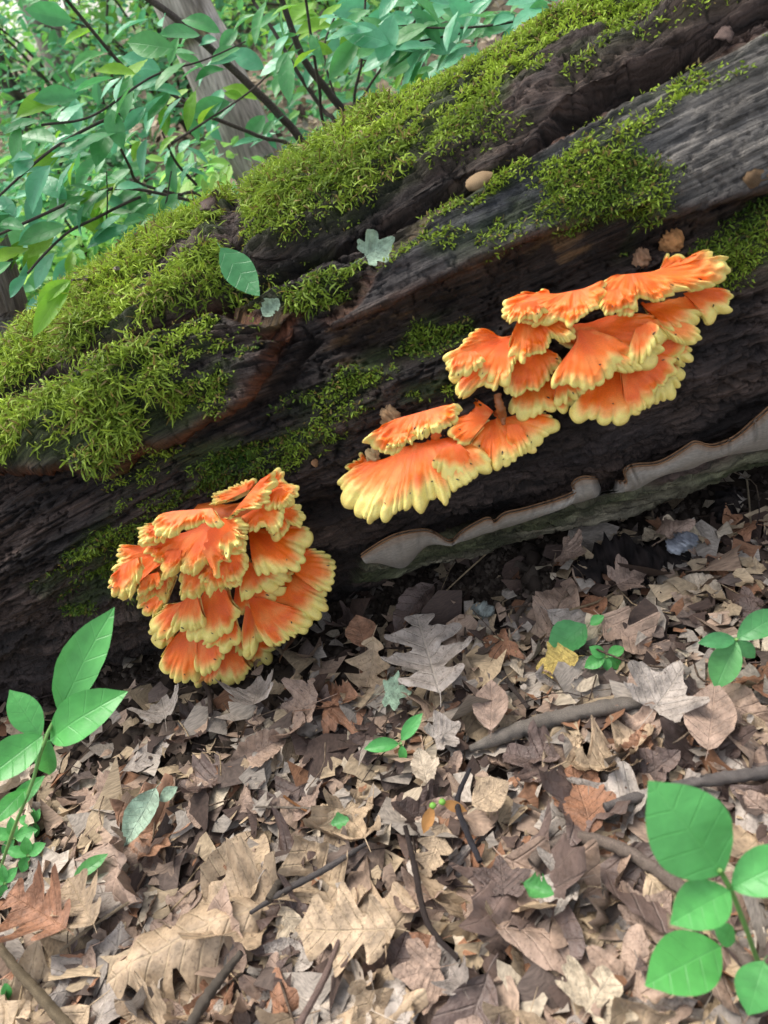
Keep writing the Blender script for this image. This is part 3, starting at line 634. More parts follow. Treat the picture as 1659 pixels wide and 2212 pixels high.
left_specs = [
    sp(((1000, 170), (880, 230)), [(1045, 110), (950, 118), (850, 145), (780, 190), (720, 235), (755, 272), (850, 250)], frill=1.5, tau=40, out=0.0, ext=0.0),
    sp(((1080, 210), (1130, 150)), [(1170, 55), (1225, 70), (1238, 110), (1290, 150), (1300, 210), (1280, 260), (1220, 292), (1130, 290)], frill=1.4, tau=45, out=0.0, ext=0.0),
    sp(((840, 380), (1075, 100)), [(860, 402), (940, 340), (1020, 300), (1085, 275), (1140, 240), (1152, 180), (1170, 120), (1150, 55)], frill=1.6, tau=55, out=0.02, ext=0.0),
    sp(((1180, 330), (1240, 300)), [(1090, 430), (1150, 462), (1230, 495), (1280, 470), (1295, 435), (1355, 420), (1366, 330), (1320, 308), (1318, 275)], frill=1.5, tau=40, out=0.0, ext=0.0),
    sp(((990, 330), (1160, 270)), [(905, 372), (960, 425), (1020, 435), (1070, 400), (1110, 385), (1140, 432), (1190, 410), (1215, 350), (1228, 295)], frill=1.6, tau=40, out=0.02),
    sp(((470, 320), (740, 300)), [(345, 350), (338, 400), (350, 455), (400, 492), (480, 490), (520, 450), (590, 438), (640, 395), (690, 375), (740, 388), (770, 340)], frill=1.4, tau=36, out=0.03, yel=0.75, ext=0.0),
    sp(((430, 470), (400, 400)), [(330, 560), (270, 540), (238, 500), (238, 440), (270, 408), (330, 395)], frill=1.6, tau=45, out=0.01, ext=0.0),
    sp(((540, 470), (800, 430)), [(270, 540), (282, 600), (340, 640), (400, 700), (440, 752), (500, 722), (540, 682), (600, 742), (640, 722), (690, 700), (725, 660), (750, 610)], frill=1.7, tau=42, out=0.012, yel=0.75),
    sp(((700, 640), (830, 370)), [(745, 722), (800, 690), (855, 655), (830, 615), (885, 600), (935, 592), (962, 540), (962, 470), (935, 410), (900, 365)], frill=1.7, tau=58, out=0.04, yel=0.8),
    sp(((830, 600), (880, 580)), [(735, 720), (755, 760), (800, 785), (860, 778), (920, 768), (948, 720), (962, 660), (950, 600)], frill=1.4, tau=45, out=0.03),
    sp(((1000, 500), (1120, 440)), [(1045, 758), (1100, 748), (1200, 722), (1290, 690), (1350, 632), (1372, 560), (1388, 490), (1390, 430), (1335, 415)], tau=33, out=0.0, yel=0.8),
    sp(((330, 560), (430, 660)), [(215, 555), (140, 550), (98, 580), (90, 640), (78, 700), (45, 760), (43, 830), (70, 875), (130, 912), (195, 890), (225, 830), (290, 770)], frill=1.6, tau=50, out=0.015, yel=0.85, ext=0.0),
    sp(((360, 660), (480, 660)), [(235, 870), (250, 925), (310, 912), (350, 885), (390, 935), (422, 942), (442, 880), (462, 810), (480, 740)], frill=1.7, tau=58, out=0.015),
    sp(((400, 850), (470, 820)), [(245, 930), (250, 985), (290, 1032), (335, 1042), (385, 1000), (440, 930)], frill=1.3, tau=55, out=0.0),
    sp(((600, 640), (840, 640)), [(512, 780), (535, 885), (595, 890), (640, 915), (675, 872), (712, 892), (742, 850), (790, 850), (810, 885), (860, 862), (940, 832), (965, 760)], frill=1.7, tau=55, out=0.03, yel=0.8),
    sp(((960, 720), (1060, 690)), [(938, 840), (952, 912), (1010, 882), (1080, 847), (1140, 830), (1195, 812), (1215, 770), (1190, 730)], tau=45, out=0.01),
    sp(((1130, 740), (1170, 710)), [(1190, 795), (1215, 822), (1265, 812), (1282, 765), (1272, 720), (1220, 712)], tau=45, out=0.0),
    sp(((900, 880), (1060, 820)), [(895, 960), (925, 1025), (980, 1002), (1050, 1007), (1110, 972), (1150, 932), (1195, 890), (1215, 840)], tau=48, out=0.005),
    sp(((1250, 700), (1320, 600)), [(1390, 535), (1445, 585), (1490, 596), (1545, 622), (1580, 670), (1562, 730), (1562, 800), (1520, 852), (1440, 850)], tau=40, out=-0.003, yel=0.9),
    sp(((1120, 900), (1300, 740)), [(1470, 830), (1528, 855), (1520, 910), (1500, 970), (1440, 1030), (1395, 1105), (1335, 1152), (1280, 1150)], tau=45, out=0.004, yel=0.85),
    sp(((1000, 960), (1130, 930)), [(1080, 1180), (1140, 1212), (1210, 1212), (1275, 1162), (1335, 1110), (1370, 1060), (1345, 1000), (1290, 980)], tau=46, out=0.024, yel=0.85),
    sp(((970, 1000), (1040, 990)), [(955, 1150), (962, 1275), (1010, 1288), (1055, 1230), (1112, 1155), (1115, 1100)], tau=55, out=0.027, yel=1.05),
    sp(((570, 900), (640, 900)), [(455, 1090), (480, 1142), (540, 1112), (620, 1122), (672, 1075), (678, 1020)], tau=55, out=0.034, frill=1.2),
    sp(((680, 890), (850, 890)), [(565, 1140), (620, 1190), (700, 1195), (780, 1172), (850, 1105), (900, 1045), (922, 1000), (880, 960)], tau=52, out=0.028, yel=0.8),
    sp(((480, 960), (560, 950)), [(425, 960), (365, 1010), (303, 1070), (312, 1122), (370, 1182), (440, 1182), (500, 1140)], tau=55, out=0.024, yel=1.2),
    sp(((430, 1080), (500, 1080)), [(320, 1130), (375, 1200), (430, 1258), (470, 1235), (485, 1170)], tau=55, out=0.012, yel=1.2),
    sp(((520, 1150), (640, 1170)), [(450, 1240), (402, 1330), (405, 1390), (465, 1460), (540, 1492), (612, 1482), (640, 1400)], tau=52, out=0.034, yel=0.8),
    sp(((640, 1190), (770, 1200)), [(615, 1240), (635, 1340), (660, 1400), (722, 1432), (772, 1382), (812, 1332), (828, 1280)], tau=58, out=0.044, yel=1.0),
    sp(((780, 1140), (900, 1080)), [(685, 1215), (700, 1250), (760, 1258), (830, 1255), (900, 1232), (937, 1190), (935, 1150)], tau=50, out=0.046, yel=1.0),
    sp(((740, 1260), (910, 1250)), [(612, 1480), (660, 1512), (720, 1517), (780, 1492), (850, 1502), (930, 1490), (982, 1442), (1005, 1390)], tau=50, out=0.030, yel=0.85),
    sp(((900, 1240), (1060, 1220)), [(960, 1400), (1040, 1392), (1100, 1332), (1135, 1275), (1190, 1250), (1195, 1215)], tau=48, out=0.025, yel=1.1),
    sp(((930, 1180), (990, 1180)), [(895, 1265), (918, 1312), (980, 1322), (1015, 1285)], tau=50, out=0.038, yel=1.1),
    sp(((600, 600), (710, 590)), [(585, 690), (600, 748), (645, 728), (690, 702), (728, 655)], frill=1.8, tau=52, out=0.03, yel=0.9, ext=0.0),
    sp(((430, 590), (530, 590)), [(392, 640), (402, 695), (442, 740), (492, 705), (530, 655)], frill=1.8, tau=52, out=0.028, yel=0.9, ext=0.0),
    sp(((740, 690), (850, 680)), [(640, 770), (660, 822), (722, 852), (780, 842), (840, 800), (870, 740)], frill=1.7, tau=54, out=0.042, yel=0.95, ext=0.0),
    sp(((330, 440), (410, 440)), [(245, 470), (268, 525), (330, 545), (385, 520), (420, 480)], frill=1.8, tau=50, out=0.022, yel=0.9, ext=0.0),
    sp(((120, 690), (230, 640)), [(55, 770), (68, 842), (120, 872), (182, 852), (228, 790), (260, 720)], frill=1.7, tau=54, out=0.034, yel=0.9, ext=0.0),
    sp(((280, 760), (370, 740)), [(238, 845), (280, 902), (342, 872), (385, 830), (400, 780)], frill=1.7, tau=56, out=0.034, yel=1.0, ext=0.0),
    sp(((1150, 190), (1220, 160)), [(1080, 250), (1130, 290), (1200, 285), (1270, 245), (1290, 200)], frill=1.7, tau=50, out=0.012, yel=0.9, ext=0.0),
    sp(((820, 480), (880, 450)), [(790, 560), (850, 585), (905, 575), (940, 530), (945, 480)], frill=1.8, tau=58, out=0.055, yel=1.0, ext=0.0),
]
mid_specs = [
    sp(((330, 520), (830, 330)), [(150, 580), (62, 650), (60, 740), (92, 805), (150, 872), (240, 917), (292, 880), (350, 922), (420, 892), (480, 852), (545, 812), (600, 812), (645, 762), (715, 740), (765, 782), (812, 760), (835, 695), (890, 690), (960, 662), (1025, 600), (1090, 560), (1110, 500), (1060, 440)], tau=28, out=0.0, yel=0.85),
    sp(((1120, 230), (1260, 200)), [(930, 380), (1050, 440), (1112, 500), (1150, 532), (1220, 542), (1290, 522), (1335, 470), (1385, 452), (1450, 420), (1530, 332), (1582, 270), (1588, 200), (1535, 155)], tau=40, out=0.005, yel=0.8),
    sp(((1150, 160), (1080, 260)), [(1060, 95), (1000, 75), (950, 135), (870, 160), (850, 220), (832, 285), (855, 350), (960, 400)], tau=40, out=0.012, yel=0.35, ext=0.0),
    sp(((430, 215), (770, 120)), [(300, 285), (225, 345), (272, 392), (360, 442), (440, 457), (505, 385), (570, 355), (630, 372), (675, 312), (745, 262), (830, 222), (868, 150), (830, 110)], tau=42, out=0.02, frill=1.5, yel=0.7, ext=0.0),
    sp(((180, 560), (230, 560)), [(100, 590), (95, 560), (150, 520), (210, 495)], tau=45, out=0.0, frill=1.5, yel=0.3, ext=0.0),
    sp(((410, 330), (530, 310)), [(330, 395), (400, 432), (470, 412), (525, 372), (560, 330)], frill=1.6, tau=48, out=0.034, yel=0.9, ext=0.0),
    sp(((780, 430), (900, 400)), [(690, 520), (740, 590), (830, 600), (930, 560), (1010, 500)], tau=34, out=0.022, yel=1.0, ext=0.0),
    sp(((1250, 260), (1330, 250)), [(1240, 400), (1290, 450), (1350, 440), (1400, 390), (1410, 340)], tau=48, out=0.022, yel=1.0, ext=0.0),
]
right_specs = [
    sp(((1000, 190), (1210, 170)), [(930, 200), (892, 250), (900, 350), (960, 378), (1040, 402), (1085, 370), (1095, 312), (1160, 312), (1215, 332), (1260, 292), (1340, 272), (1420, 266), (1500, 232), (1527, 190), (1500, 150), (1510, 120), (1455, 112), (1455, 70), (1400, 90), (1360, 108), (1290, 80), (1235, 105)], tau=48, out=0.015, frill=1.3, yel=0.6, ext=0.0),
    sp(((1340, 290), (1430, 262)), [(1440, 395), (1468, 432), (1520, 382), (1580, 352), (1602, 310), (1572, 270), (1500, 255)], tau=45, out=0.008, yel=1.1, ext=0.0),
    sp(((620, 300), (800, 265)), [(610, 258), (560, 268), (480, 285), (398, 300), (378, 370), (400, 427), (460, 425), (540, 445), (620, 420), (690, 425), (740, 442), (830, 382), (857, 332), (870, 290), (900, 235)], tau=42, out=0.015, frill=1.4, yel=0.5, ext=0.0),
    sp(((1130, 370), (1260, 290)), [(1215, 470), (1310, 475), (1392, 452), (1392, 405), (1490, 392), (1515, 312), (1450, 280), (1370, 268)], tau=42, out=0.0, yel=0.8),
    sp(((1170, 430), (1230, 420)), [(1230, 500), (1290, 545), (1350, 562), (1402, 542), (1392, 490), (1370, 465)], tau=48, out=0.012, yel=1.1),
    sp(((440, 450), (650, 430)), [(405, 540), (398, 625), (480, 642), (502, 612), (580, 592), (592, 550), (615, 505), (680, 532), (742, 522), (755, 470), (720, 455)], tau=45, out=0.012, frill=1.5, yel=0.75),
    sp(((340, 520), (420, 560)), [(280, 500), (210, 515), (140, 578), (80, 620), (62, 690), (108, 752), (150, 822), (205, 800), (250, 782), (335, 795), (345, 740)], tau=45, out=0.005, frill=1.2, yel=0.75),
    sp(((300, 610), (430, 600)), [(228, 705), (260, 747), (330, 752), (392, 762), (422, 702), (440, 640)], tau=48, out=0.022, yel=0.95),
    sp(((440, 620), (610, 590)), [(375, 780), (440, 832), (500, 802), (560, 792), (612, 752), (645, 702), (675, 680), (665, 630)], tau=46, out=0.008, frill=1.2, yel=0.85),
    sp(((720, 610), (890, 500)), [(635, 725), (655, 782), (740, 772), (820, 792), (900, 755), (955, 712), (1030, 625), (1047, 575), (985, 545)], tau=45, out=0.03, yel=0.85),
    sp(((740, 560), (970, 410)), [(940, 670), (1010, 692), (1080, 687), (1130, 662), (1162, 612), (1197, 560), (1200, 515), (1232, 480), (1228, 420), (1180, 400), (1080, 400)], tau=38, out=0.012, yel=0.75),
    sp(((470, 770), (700, 720)), [(408, 870), (450, 922), (510, 937), (580, 902), (640, 902), (690, 917), (760, 882), (800, 850), (815, 790)], tau=46, out=0.0, yel=0.95),
    sp(((660, 760), (760, 740)), [(640, 870), (700, 860), (720, 830), (780, 842), (822, 800)], tau=50, out=0.012, yel=1.2),
    sp(((1150, 700), (1220, 640)), [(1150, 850), (1230, 862), (1290, 812), (1320, 750), (1332, 690), (1320, 645)], tau=50, out=0.002, yel=1.3),
    sp(((1230, 570), (1280, 550)), [(1285, 652), (1330, 662), (1372, 640), (1387, 590), (1372, 555)], tau=52, out=0.008, yel=1.3),
    sp(((860, 760), (1090, 620)), [(738, 895), (790, 942), (860, 952), (950, 957), (1040, 932), (1120, 902), (1145, 860), (1180, 780)], tau=48, out=0.008, yel=0.8),
    sp(((1000, 700), (1150, 560)), [(1030, 920), (1130, 882), (1195, 820), (1235, 770), (1272, 700), (1275, 640), (1322, 592), (1332, 550), (1240, 525)], tau=48, out=0.014, yel=0.9),
    sp(((130, 610), (220, 600)), [(85, 650), (105, 702), (170, 692), (225, 655), (240, 620)], frill=1.4, tau=50, out=0.026, yel=0.95, ext=0.0),
    sp(((440, 340), (540, 330)), [(382, 385), (420, 425), (485, 418), (545, 392), (570, 350)], frill=1.6, tau=50, out=0.030, yel=0.8, ext=0.0),
    sp(((940, 270), (1030, 260)), [(895, 330), (920, 372), (990, 378), (1050, 350), (1080, 300)], frill=1.6, tau=52, out=0.032, yel=0.6, ext=0.0),
    sp(((1080, 480), (1160, 440)), [(1040, 600), (1090, 660), (1150, 600), (1190, 540), (1200, 470)], tau=46, out=0.03, yel=1.0, ext=0.0),
]
cl1 = make_cluster('big bulky orange shelf fungus with many frilly tiers near the ground', T1, left_specs, (800, 760), 3)
cl2 = make_cluster('low spreading orange bracket fungus below the wider tiered one', T3, mid_specs, (700, 480), 9)
cl3 = make_cluster('wide tiered orange shelf fungus under the grey weathered plank', T2, right_specs, (850, 520), 4)
# brown stalk joining the middle fungus upwards
pts = [log_hit(729 + x * 0.293, 842.4 + y * 0.293)[0] + OUT * 0.02 for x, y in ((1150, -30), (1165, 50), (1185, 120), (1195, 190))]
V, F = tube(pts, [0.0035, 0.0045, 0.005, 0.002], 30, 12, 0.5, 3)
child('stalk', make_mesh('stalk', V, F, mixc((0.34, 0.10, 0.02), (0.22, 0.09, 0.035), fbm(V[:, 0] * 90, V[:, 2] * 90, 3, 4)), np.zeros((len(V), 2)), M_FUN), cl2['root'])

# small beetles on the caps
mb, nb, lb, pb, ob = new_mat('beetle_shell'); pb.inputs['Base Color'].default_value = (0.02, 0.012, 0.01, 1); pb.inputs['Roughness'].default_value = 0.3
V, F = blob((0, 0, 0), 0.0016, 3, (1.5, 0.62, 0.5), 0.1, 7, 8); V2, F2 = blob((0.0022, 0, 0), 0.0008, 4, (1, 0.9, 0.7), 0.1, 6, 7)
V, F = merge([(V, F), (V2, F2)]); bug_me = make_mesh('beetle', V, F, None, None, mb)
for cl, lb_ in ((cl1, 'tiny dark beetle on the bulky many-tiered orange fungus'), (cl2, 'tiny dark beetle on the low spreading orange fungus'), (cl3, 'tiny dark beetle on the wide orange fungus under the plank')):
    for p, n_ in cl['bugs']:
        if (CAM - p) @ n_ < 0: continue
        o = link('beetle', bug_me); s = random.uniform(0.45, 0.85); x = unit(np.cross(n_, rng.normal(size=3))); y = np.cross(n_, x); q = p + n_ * 0.0006
        o.matrix_world = Matrix(((x[0] * s, y[0] * s, n_[0] * s, q[0]), (x[1] * s, y[1] * s, n_[1] * s, q[1]), (x[2] * s, y[2] * s, n_[2] * s, q[2]), (0, 0, 0, 1)))
        tag(o, lb_, 'beetle', lb_.replace('tiny dark beetle', 'beetles'))

# ================================================================== GREY CRUST FUNGUS
up_px = [(775, 1168), (800, 1150), (850, 1122), (915, 1112), (965, 1138), (985, 1118), (1045, 1085), (1055, 1098), (1075, 1078), (1120, 1068), (1210, 1040), (1230, 1025), (1215, 1022), (1240, 1000), (1320, 1012), (1335, 1008), (1325, 988), (1345, 975), (1400, 970), (1455, 938), (1475, 925), (1510, 935), (1560, 915), (1600, 880), (1640, 845), (1700, 800)]
lo_px = [(790, 1185), (840, 1192), (870, 1190), (920, 1150), (970, 1145), (1000, 1140), (1050, 1122), (1110, 1105), (1210, 1068), (1225, 1060), (1240, 1055), (1290, 1042), (1340, 1035), (1345, 1034), (1350, 1032), (1370, 1022), (1420, 1000), (1470, 985), (1490, 978), (1530, 965), (1580, 950), (1620, 940), (1665, 925), (1700, 900)]
n = 260
U = catmull(up_px, n); Lw = catmull(lo_px, n); Lw = U + (Lw - U) * 1.2; nr = 14; V = np.zeros((nr + 4, n, 3)); c = np.zeros((nr + 4, n, 3))
for i in range(n):
    hA, _ = log_hit(*U[i]); hB, _ = log_hit(*Lw[i])
    for k in range(nr):
        t = k / (nr - 1); q = hB * (1 - t) + hA * t
        V[k, i] = q + OUT * (0.020 + 0.016 * t ** 1.5 + 0.010 * math.sin(math.pi * t))
sm = np.ones(9) / 9
for k in range(nr):
    for d in range(3):
        V[k, :, d] = np.convolve(np.pad(V[k, :, d], 4, 'edge'), sm, 'valid') * 0.6 + V[k, :, d] * 0.4
roll = 0.0035
for j, q in enumerate((0.5, 1.2, 2.2, 3.2)):
    V[nr + j] = V[nr - 1] + OUT * (math.sin(q) * roll * 0.6 - (q > 3) * 0.004) + ZUP * ((1 - math.cos(q)) * -0.001 + (0.004 if q < 2.5 else 0.001))
nn = fbm(np.arange(n)[None] * 0.08, np.arange(nr + 4)[:, None] * 0.25, 4, 8)
c[:] = mixc((0.20, 0.18, 0.155), (0.31, 0.285, 0.25), nn); c[nr - 2:nr] = (0.24, 0.19, 0.15); c[nr:] = (0.20, 0.105, 0.05)
crust = empty('crust_fungus', V[3, n // 2], 'grey ribbon of crust fungus with curled brown rim on the log underside', 'fungus')
bodyV = V.reshape(-1, 3); Fc = grid_faces(nr + 4, n)
f0 = Fc[5 * (n - 1) + n // 2]; flip = np.cross(bodyV[f0[1]] - bodyV[f0[0]], bodyV[f0[2]] - bodyV[f0[0]]) @ OUT < 0
Fc = Fc[:, ::-1] if flip else Fc
split = (nr - 1) * (n - 1)
backV = bodyV - OUT * 0.005
child('pore_surface', make_mesh('pore_surface', np.vstack([bodyV, backV]), [Fc[:split], Fc[:split, ::-1] + len(bodyV)], np.vstack([c.reshape(-1, 3)] * 2), None, M_CRUST), crust)
child('curled_rim', make_mesh('curled_rim', np.vstack([bodyV, backV]), [Fc[split:], Fc[split:, ::-1] + len(bodyV)], np.vstack([c.reshape(-1, 3)] * 2), None, M_CRUST), crust)

# ================================================================== LEAVES
def leaf_blade(kind, seed, cup=0.15, bend=0.5, wrinkle=0.03, twist=0.0, wid=1.0):
    r = np.random.default_rng(seed)
    if kind == 'maple':
        na, nr = 64, 6; ph = np.linspace(-np.pi, np.pi, na, endpoint=False); rad = np.full(na, 0.13)
        for c0, ln, w0 in ((0, 0.62, 0.48), (0.95, 0.54, 0.46), (-0.95, 0.52, 0.46), (1.95, 0.38, 0.5), (-1.95, 0.37, 0.5)):
            d = np.abs((ph - c0 - r.normal() * 0.06 + np.pi) % (2 * np.pi) - np.pi); k = np.clip(1 - d / (w0 * 1.5), 0, 1)
            rad = np.maximum(rad, ln * (0.42 + 0.58 * k ** 1.05) * (k > 0))
        rad *= 1 + 0.10 * np.sin(ph * 11 + r.uniform(0, 6)) + 0.12 * (fbm(ph * 3, ph * 0, 2, seed % 40) - 0.5)
        t = np.linspace(0, 1, nr)[1:]; X = 0.36 + rad[None] * t[:, None] * np.cos(ph)[None]; Y = rad[None] * t[:, None] * np.sin(ph)[None] * wid
        V = np.vstack([[[0.36, 0, 0]], np.stack([X, Y, 0 * X], -1).reshape(-1, 3)])
        F4 = grid_faces(nr - 1, na, True) + 1; i = np.arange(na); F3 = np.stack([np.zeros(na, int), 1 + i, 1 + (i + 1) % na], -1)
        F = [F3, F4]
        if seed % 3 == 0: pass
    else:
        ns = 40 if kind in ('oak', 'chew') else 18; half = 4; s = np.linspace(0, 1, ns)
        if kind == 'oak':
            env = 0.27 * np.sin(np.pi * s ** 0.85) ** 0.55 + 0.015; nl = r.uniform(2.6, 3.4); p1 = r.uniform(0.1, 0.4)
            lob = lambda o_: 0.30 + 0.78 * (0.5 - 0.5 * np.cos(2 * np.pi * (s * nl + o_))) ** 0.75
            wl = env * lob(p1) * (0.85 + 0.3 * fbm(s * 4, s * 0, 2, seed)); wr = env * lob(p1 + r.uniform(-0.12, 0.12)) * (0.85 + 0.3 * fbm(s * 4, s * 0 + 7, 2, seed))
            lean = 0.35
        elif kind == 'chew':
            env = 0.30 * np.sin(np.pi * s ** 0.9) ** 0.7; wl = env * (0.35 + 0.8 * fbm(s * 9, s * 0, 3, seed)); wr = env * (0.35 + 0.8 * fbm(s * 9, s * 0 + 5, 3, seed)); lean = 0.1
        elif kind == 'beech':
            env = 0.255 * np.sin(np.pi * s ** 0.86) ** 0.85 * (1 + 0.06 * np.abs(np.sin(s * 28))); wl = env; wr = env * (0.9 + 0.15 * r.random()); lean = 0.12
        else:                                    # spicebush-like oval with pointed tip
            env = 0.245 * np.sin(np.pi * s ** 0.92) ** 0.82 * (1 - 0.28 * sstep(0.78, 1.0, s)); wl = env * (1 + 0.05 * r.normal()); wr = env; lean = 0.05
        wl = wl * wid; wr = wr * wid; wl[0] = wr[0] = wl[-1] = wr[-1] = 0.004
        q = np.concatenate([-np.linspace(1, 0, half + 1), np.linspace(0, 1, half + 1)[1:]])
        Y = np.where(q[None] < 0, q[None] * wr[:, None], q[None] * wl[:, None]); X = s[:, None] + lean * np.abs(Y) * (1 - s[:, None])
        V = np.stack([X, Y, 0 * X], -1).reshape(-1, 3); F = [grid_faces(ns, 2 * half + 1)]
    uv = V[:, :2].copy()
    # petiole
    x, y = V[:, 0].copy(), V[:, 1].copy(); z = cup * y * y * 3 + cup * 0.25 * np.abs(y)
    z += wrinkle * (fbm(x * 5 + seed, y * 5, 3, seed % 50) - 0.5) * 2
    z += 0.35 * wrinkle * np.sin(x * 40 - np.abs(y) * 30) * np.abs(y) * 4
    # curl about the long axis and bend along it
    ang = twist * (x - 0.5); y2 = y * np.cos(ang) - z * np.sin(ang); z2 = y * np.sin(ang) + z * np.cos(ang)
    if abs(bend) > 1e-3:
        Rb = 1 / bend; a = (x - 0.5) * bend; xn = 0.5 + (Rb - z2) * np.sin(a); zn = Rb - (Rb - z2) * np.cos(a)
    else: xn, zn = x, z2
    return np.stack([xn, y2, zn], -1), F, uv
def leaf_mesh(name, mat, kind, seed, **k):
    V, F, uv = leaf_blade(kind, seed, **k)
    pet = tube([V[0] if kind != 'maple' else np.array([0.36, 0, V[0, 2]]), V[0] + (-0.06, 0.01, -0.01) if kind != 'maple' else np.array([0.12, 0.01, V[0, 2] - 0.02]), (-0.12, 0.02, V[0, 2] - 0.03)], [0.006, 0.005, 0.004], 5, 4)
    V2, F2 = merge([(V, F), pet]); uv2 = np.vstack([uv, np.zeros((len(pet[0]), 2))])
    return make_mesh(name, V2, F2, None, uv2, mat)
def frame(x, n):
    x = unit(x); y = unit(np.cross(n, x)); z = np.cross(x, y); return x, y, z
def put(o, base, x, y, z, s, wscale=1.0):
    o.matrix_world = Matrix(((x[0] * s, y[0] * s * wscale, z[0] * s, base[0]), (x[1] * s, y[1] * s * wscale, z[1] * s, base[1]), (x[2] * s, y[2] * s * wscale, z[2] * s, base[2]), (0, 0, 0, 1)))
def put_leaf(o, base, tip, n_hint, wscale=1.0):
    base = np.asarray(base); tip = np.asarray(tip); L = np.linalg.norm(tip - base); x, y, z = frame(tip - base, np.asarray(n_hint, float)); put(o, base, x, y, z, L, wscale)
TOCAM = lambda p: unit(CAM - p)

# --- individual fallen leaves, dense over the ground in view
KD = {'oak': 'lobed oak leaf', 'maple': 'pointed maple leaf', 'beech': 'oval leaf', 'chew': 'torn leaf'}
CD = {'tan': 'tan', 'grey': 'grey', 'pink': 'pinkish brown', 'rust': 'rusty red-brown', 'dark': 'dark wet', 'pale': 'bleached pale'}
MARKS = [(500, 1560, 'below the bulky fungus'), (150, 1700, 'beside the tall weed'), (310, 1790, 'around the folded grey-green leaf'), (700, 1590, 'by the splintered wood chip'), (720, 1770, 'by the ragged green leaf scrap'), (390, 2000, 'around the big curled oak leaf'),
         (100, 2130, 'by the olive brown stem'), (740, 1990, 'around the flat pointed oak leaf'), (700, 2150, 'by the slender pinkish twig'), (930, 1960, 'along the thin curving dark twig'), (950, 1750, 'around the winged maple seed'), (1160, 1920, 'around the shredded green leaf'), (1120, 2120, 'below the shredded green leaf'),
         (1400, 1880, 'along the arched branch'), (1480, 2080, 'under the bright seedling'), (1350, 2170, 'below the bright seedling'), (1250, 1560, 'along the thick grey branch'), (1270, 1700, 'around the reddish blotched leaf'), (1500, 1660, 'along the straight grey branch'), (1310, 1430, 'around the five-leaved shoot'), (1600, 1430, 'around the slender shoot'),
         (1560, 1560, 'around the ribbed orange leaf'), (1090, 1400, 'by the bent bare twig'), (850, 1500, 'around the green lobed maple leaf'), (900, 1400, 'by the log foot'), (1370, 1220, 'around the black rotten wood'), (1600, 1200, 'near the black piece at the log end'), (870, 1620, 'around the three-leaved shoot'), (560, 1890, 'along the straight grey twig'), (1050, 1560, 'around the pinkish oval leaf')]
variants = {}
def variant(kind, colr, i):
    key = (kind, colr, i)
    if key not in variants:
        r = np.random.default_rng(hash((len(kind), i * 31 + sum(map(ord, colr)))) % 100000)
        variants[key] = leaf_mesh('fallen_leaf', LM[colr], kind, int(r.integers(1, 9999)), cup=r.uniform(-0.6, 0.9), bend=r.uniform(-1.2, 1.6), wrinkle=r.uniform(0.04, 0.10), twist=r.uniform(-1.2, 1.2), wid=r.uniform(0.85, 1.2))
    return variants[key]
r = np.random.default_rng(77)
placed = 0; tries = 0
while placed < 290 and tries < 9000:
    tries += 1
    px, py = r.uniform(-60, 1720), r.uniform(1080, 2330); p = ground_hit(px, py)
    s_ = (p - A0) @ EX; dlog = -((p - A0) @ NB)              # distance in front of the contact line
    if dlog < -0.02: continue
    keep = 0.18 + 0.82 * sstep(0.02, 0.22, dlog)
    if s_ < 0.5: keep *= 0.08 + 0.92 * sstep(0.10, 0.30, dlog)
    bare = math.exp(-(((px - 1060) / 150) ** 2 + ((py - 1290) / 80) ** 2)); keep *= 1 - 0.9 * bare
    keep *= min(1, (0.55 / max(0.3, np.linalg.norm(p - CAM))) ** 1.0 + 0.25)
    if r.random() > keep: continue
    kind = r.choice(['oak', 'maple', 'beech', 'chew'], p=[0.26, 0.30, 0.20, 0.24])
    near = sstep(1500, 1950, py)
    colr = r.choice(['tan', 'grey', 'pink', 'rust', 'dark', 'pale'], p=np.array([0.27, 0.25, 0.19, 0.08, 0.12, 0.09]) if near > 0.5 else np.array([0.2, 0.24, 0.2, 0.09, 0.22, 0.05]))
    me = variant(str(kind), str(colr), int(r.integers(0, 3))); L = r.uniform(0.05, 0.11) * (0.9 + 0.3 * near) if kind != 'chew' else r.uniform(0.04, 0.09)
    o = link('fallen_leaf', me); a = r.uniform(0, 2 * np.pi); nn = unit(ZUP + r.normal(size=3) * 0.26)
    x = unit(np.cross(nn, [math.cos(a), math.sin(a), 0])); y = np.cross(nn, x); base = p + ZUP * (0.006 + 0.020 * r.random()) - x * L * 0.5
    put(o, base, x, y, nn, L)
    dm = [(math.hypot(px - q[0], (py - q[1]) * 1.1), q[2]) for q in MARKS]; wh = min(dm)[1]; szw = 'large ' if L > 0.1 else ('small ' if L < 0.068 else '')
    lb_ = f'{szw}{CD[colr]} {KD[kind]} lying {wh}'; tag(o, lb_, 'leaf', f'{CD[colr]} leaves {wh}'); placed += 1

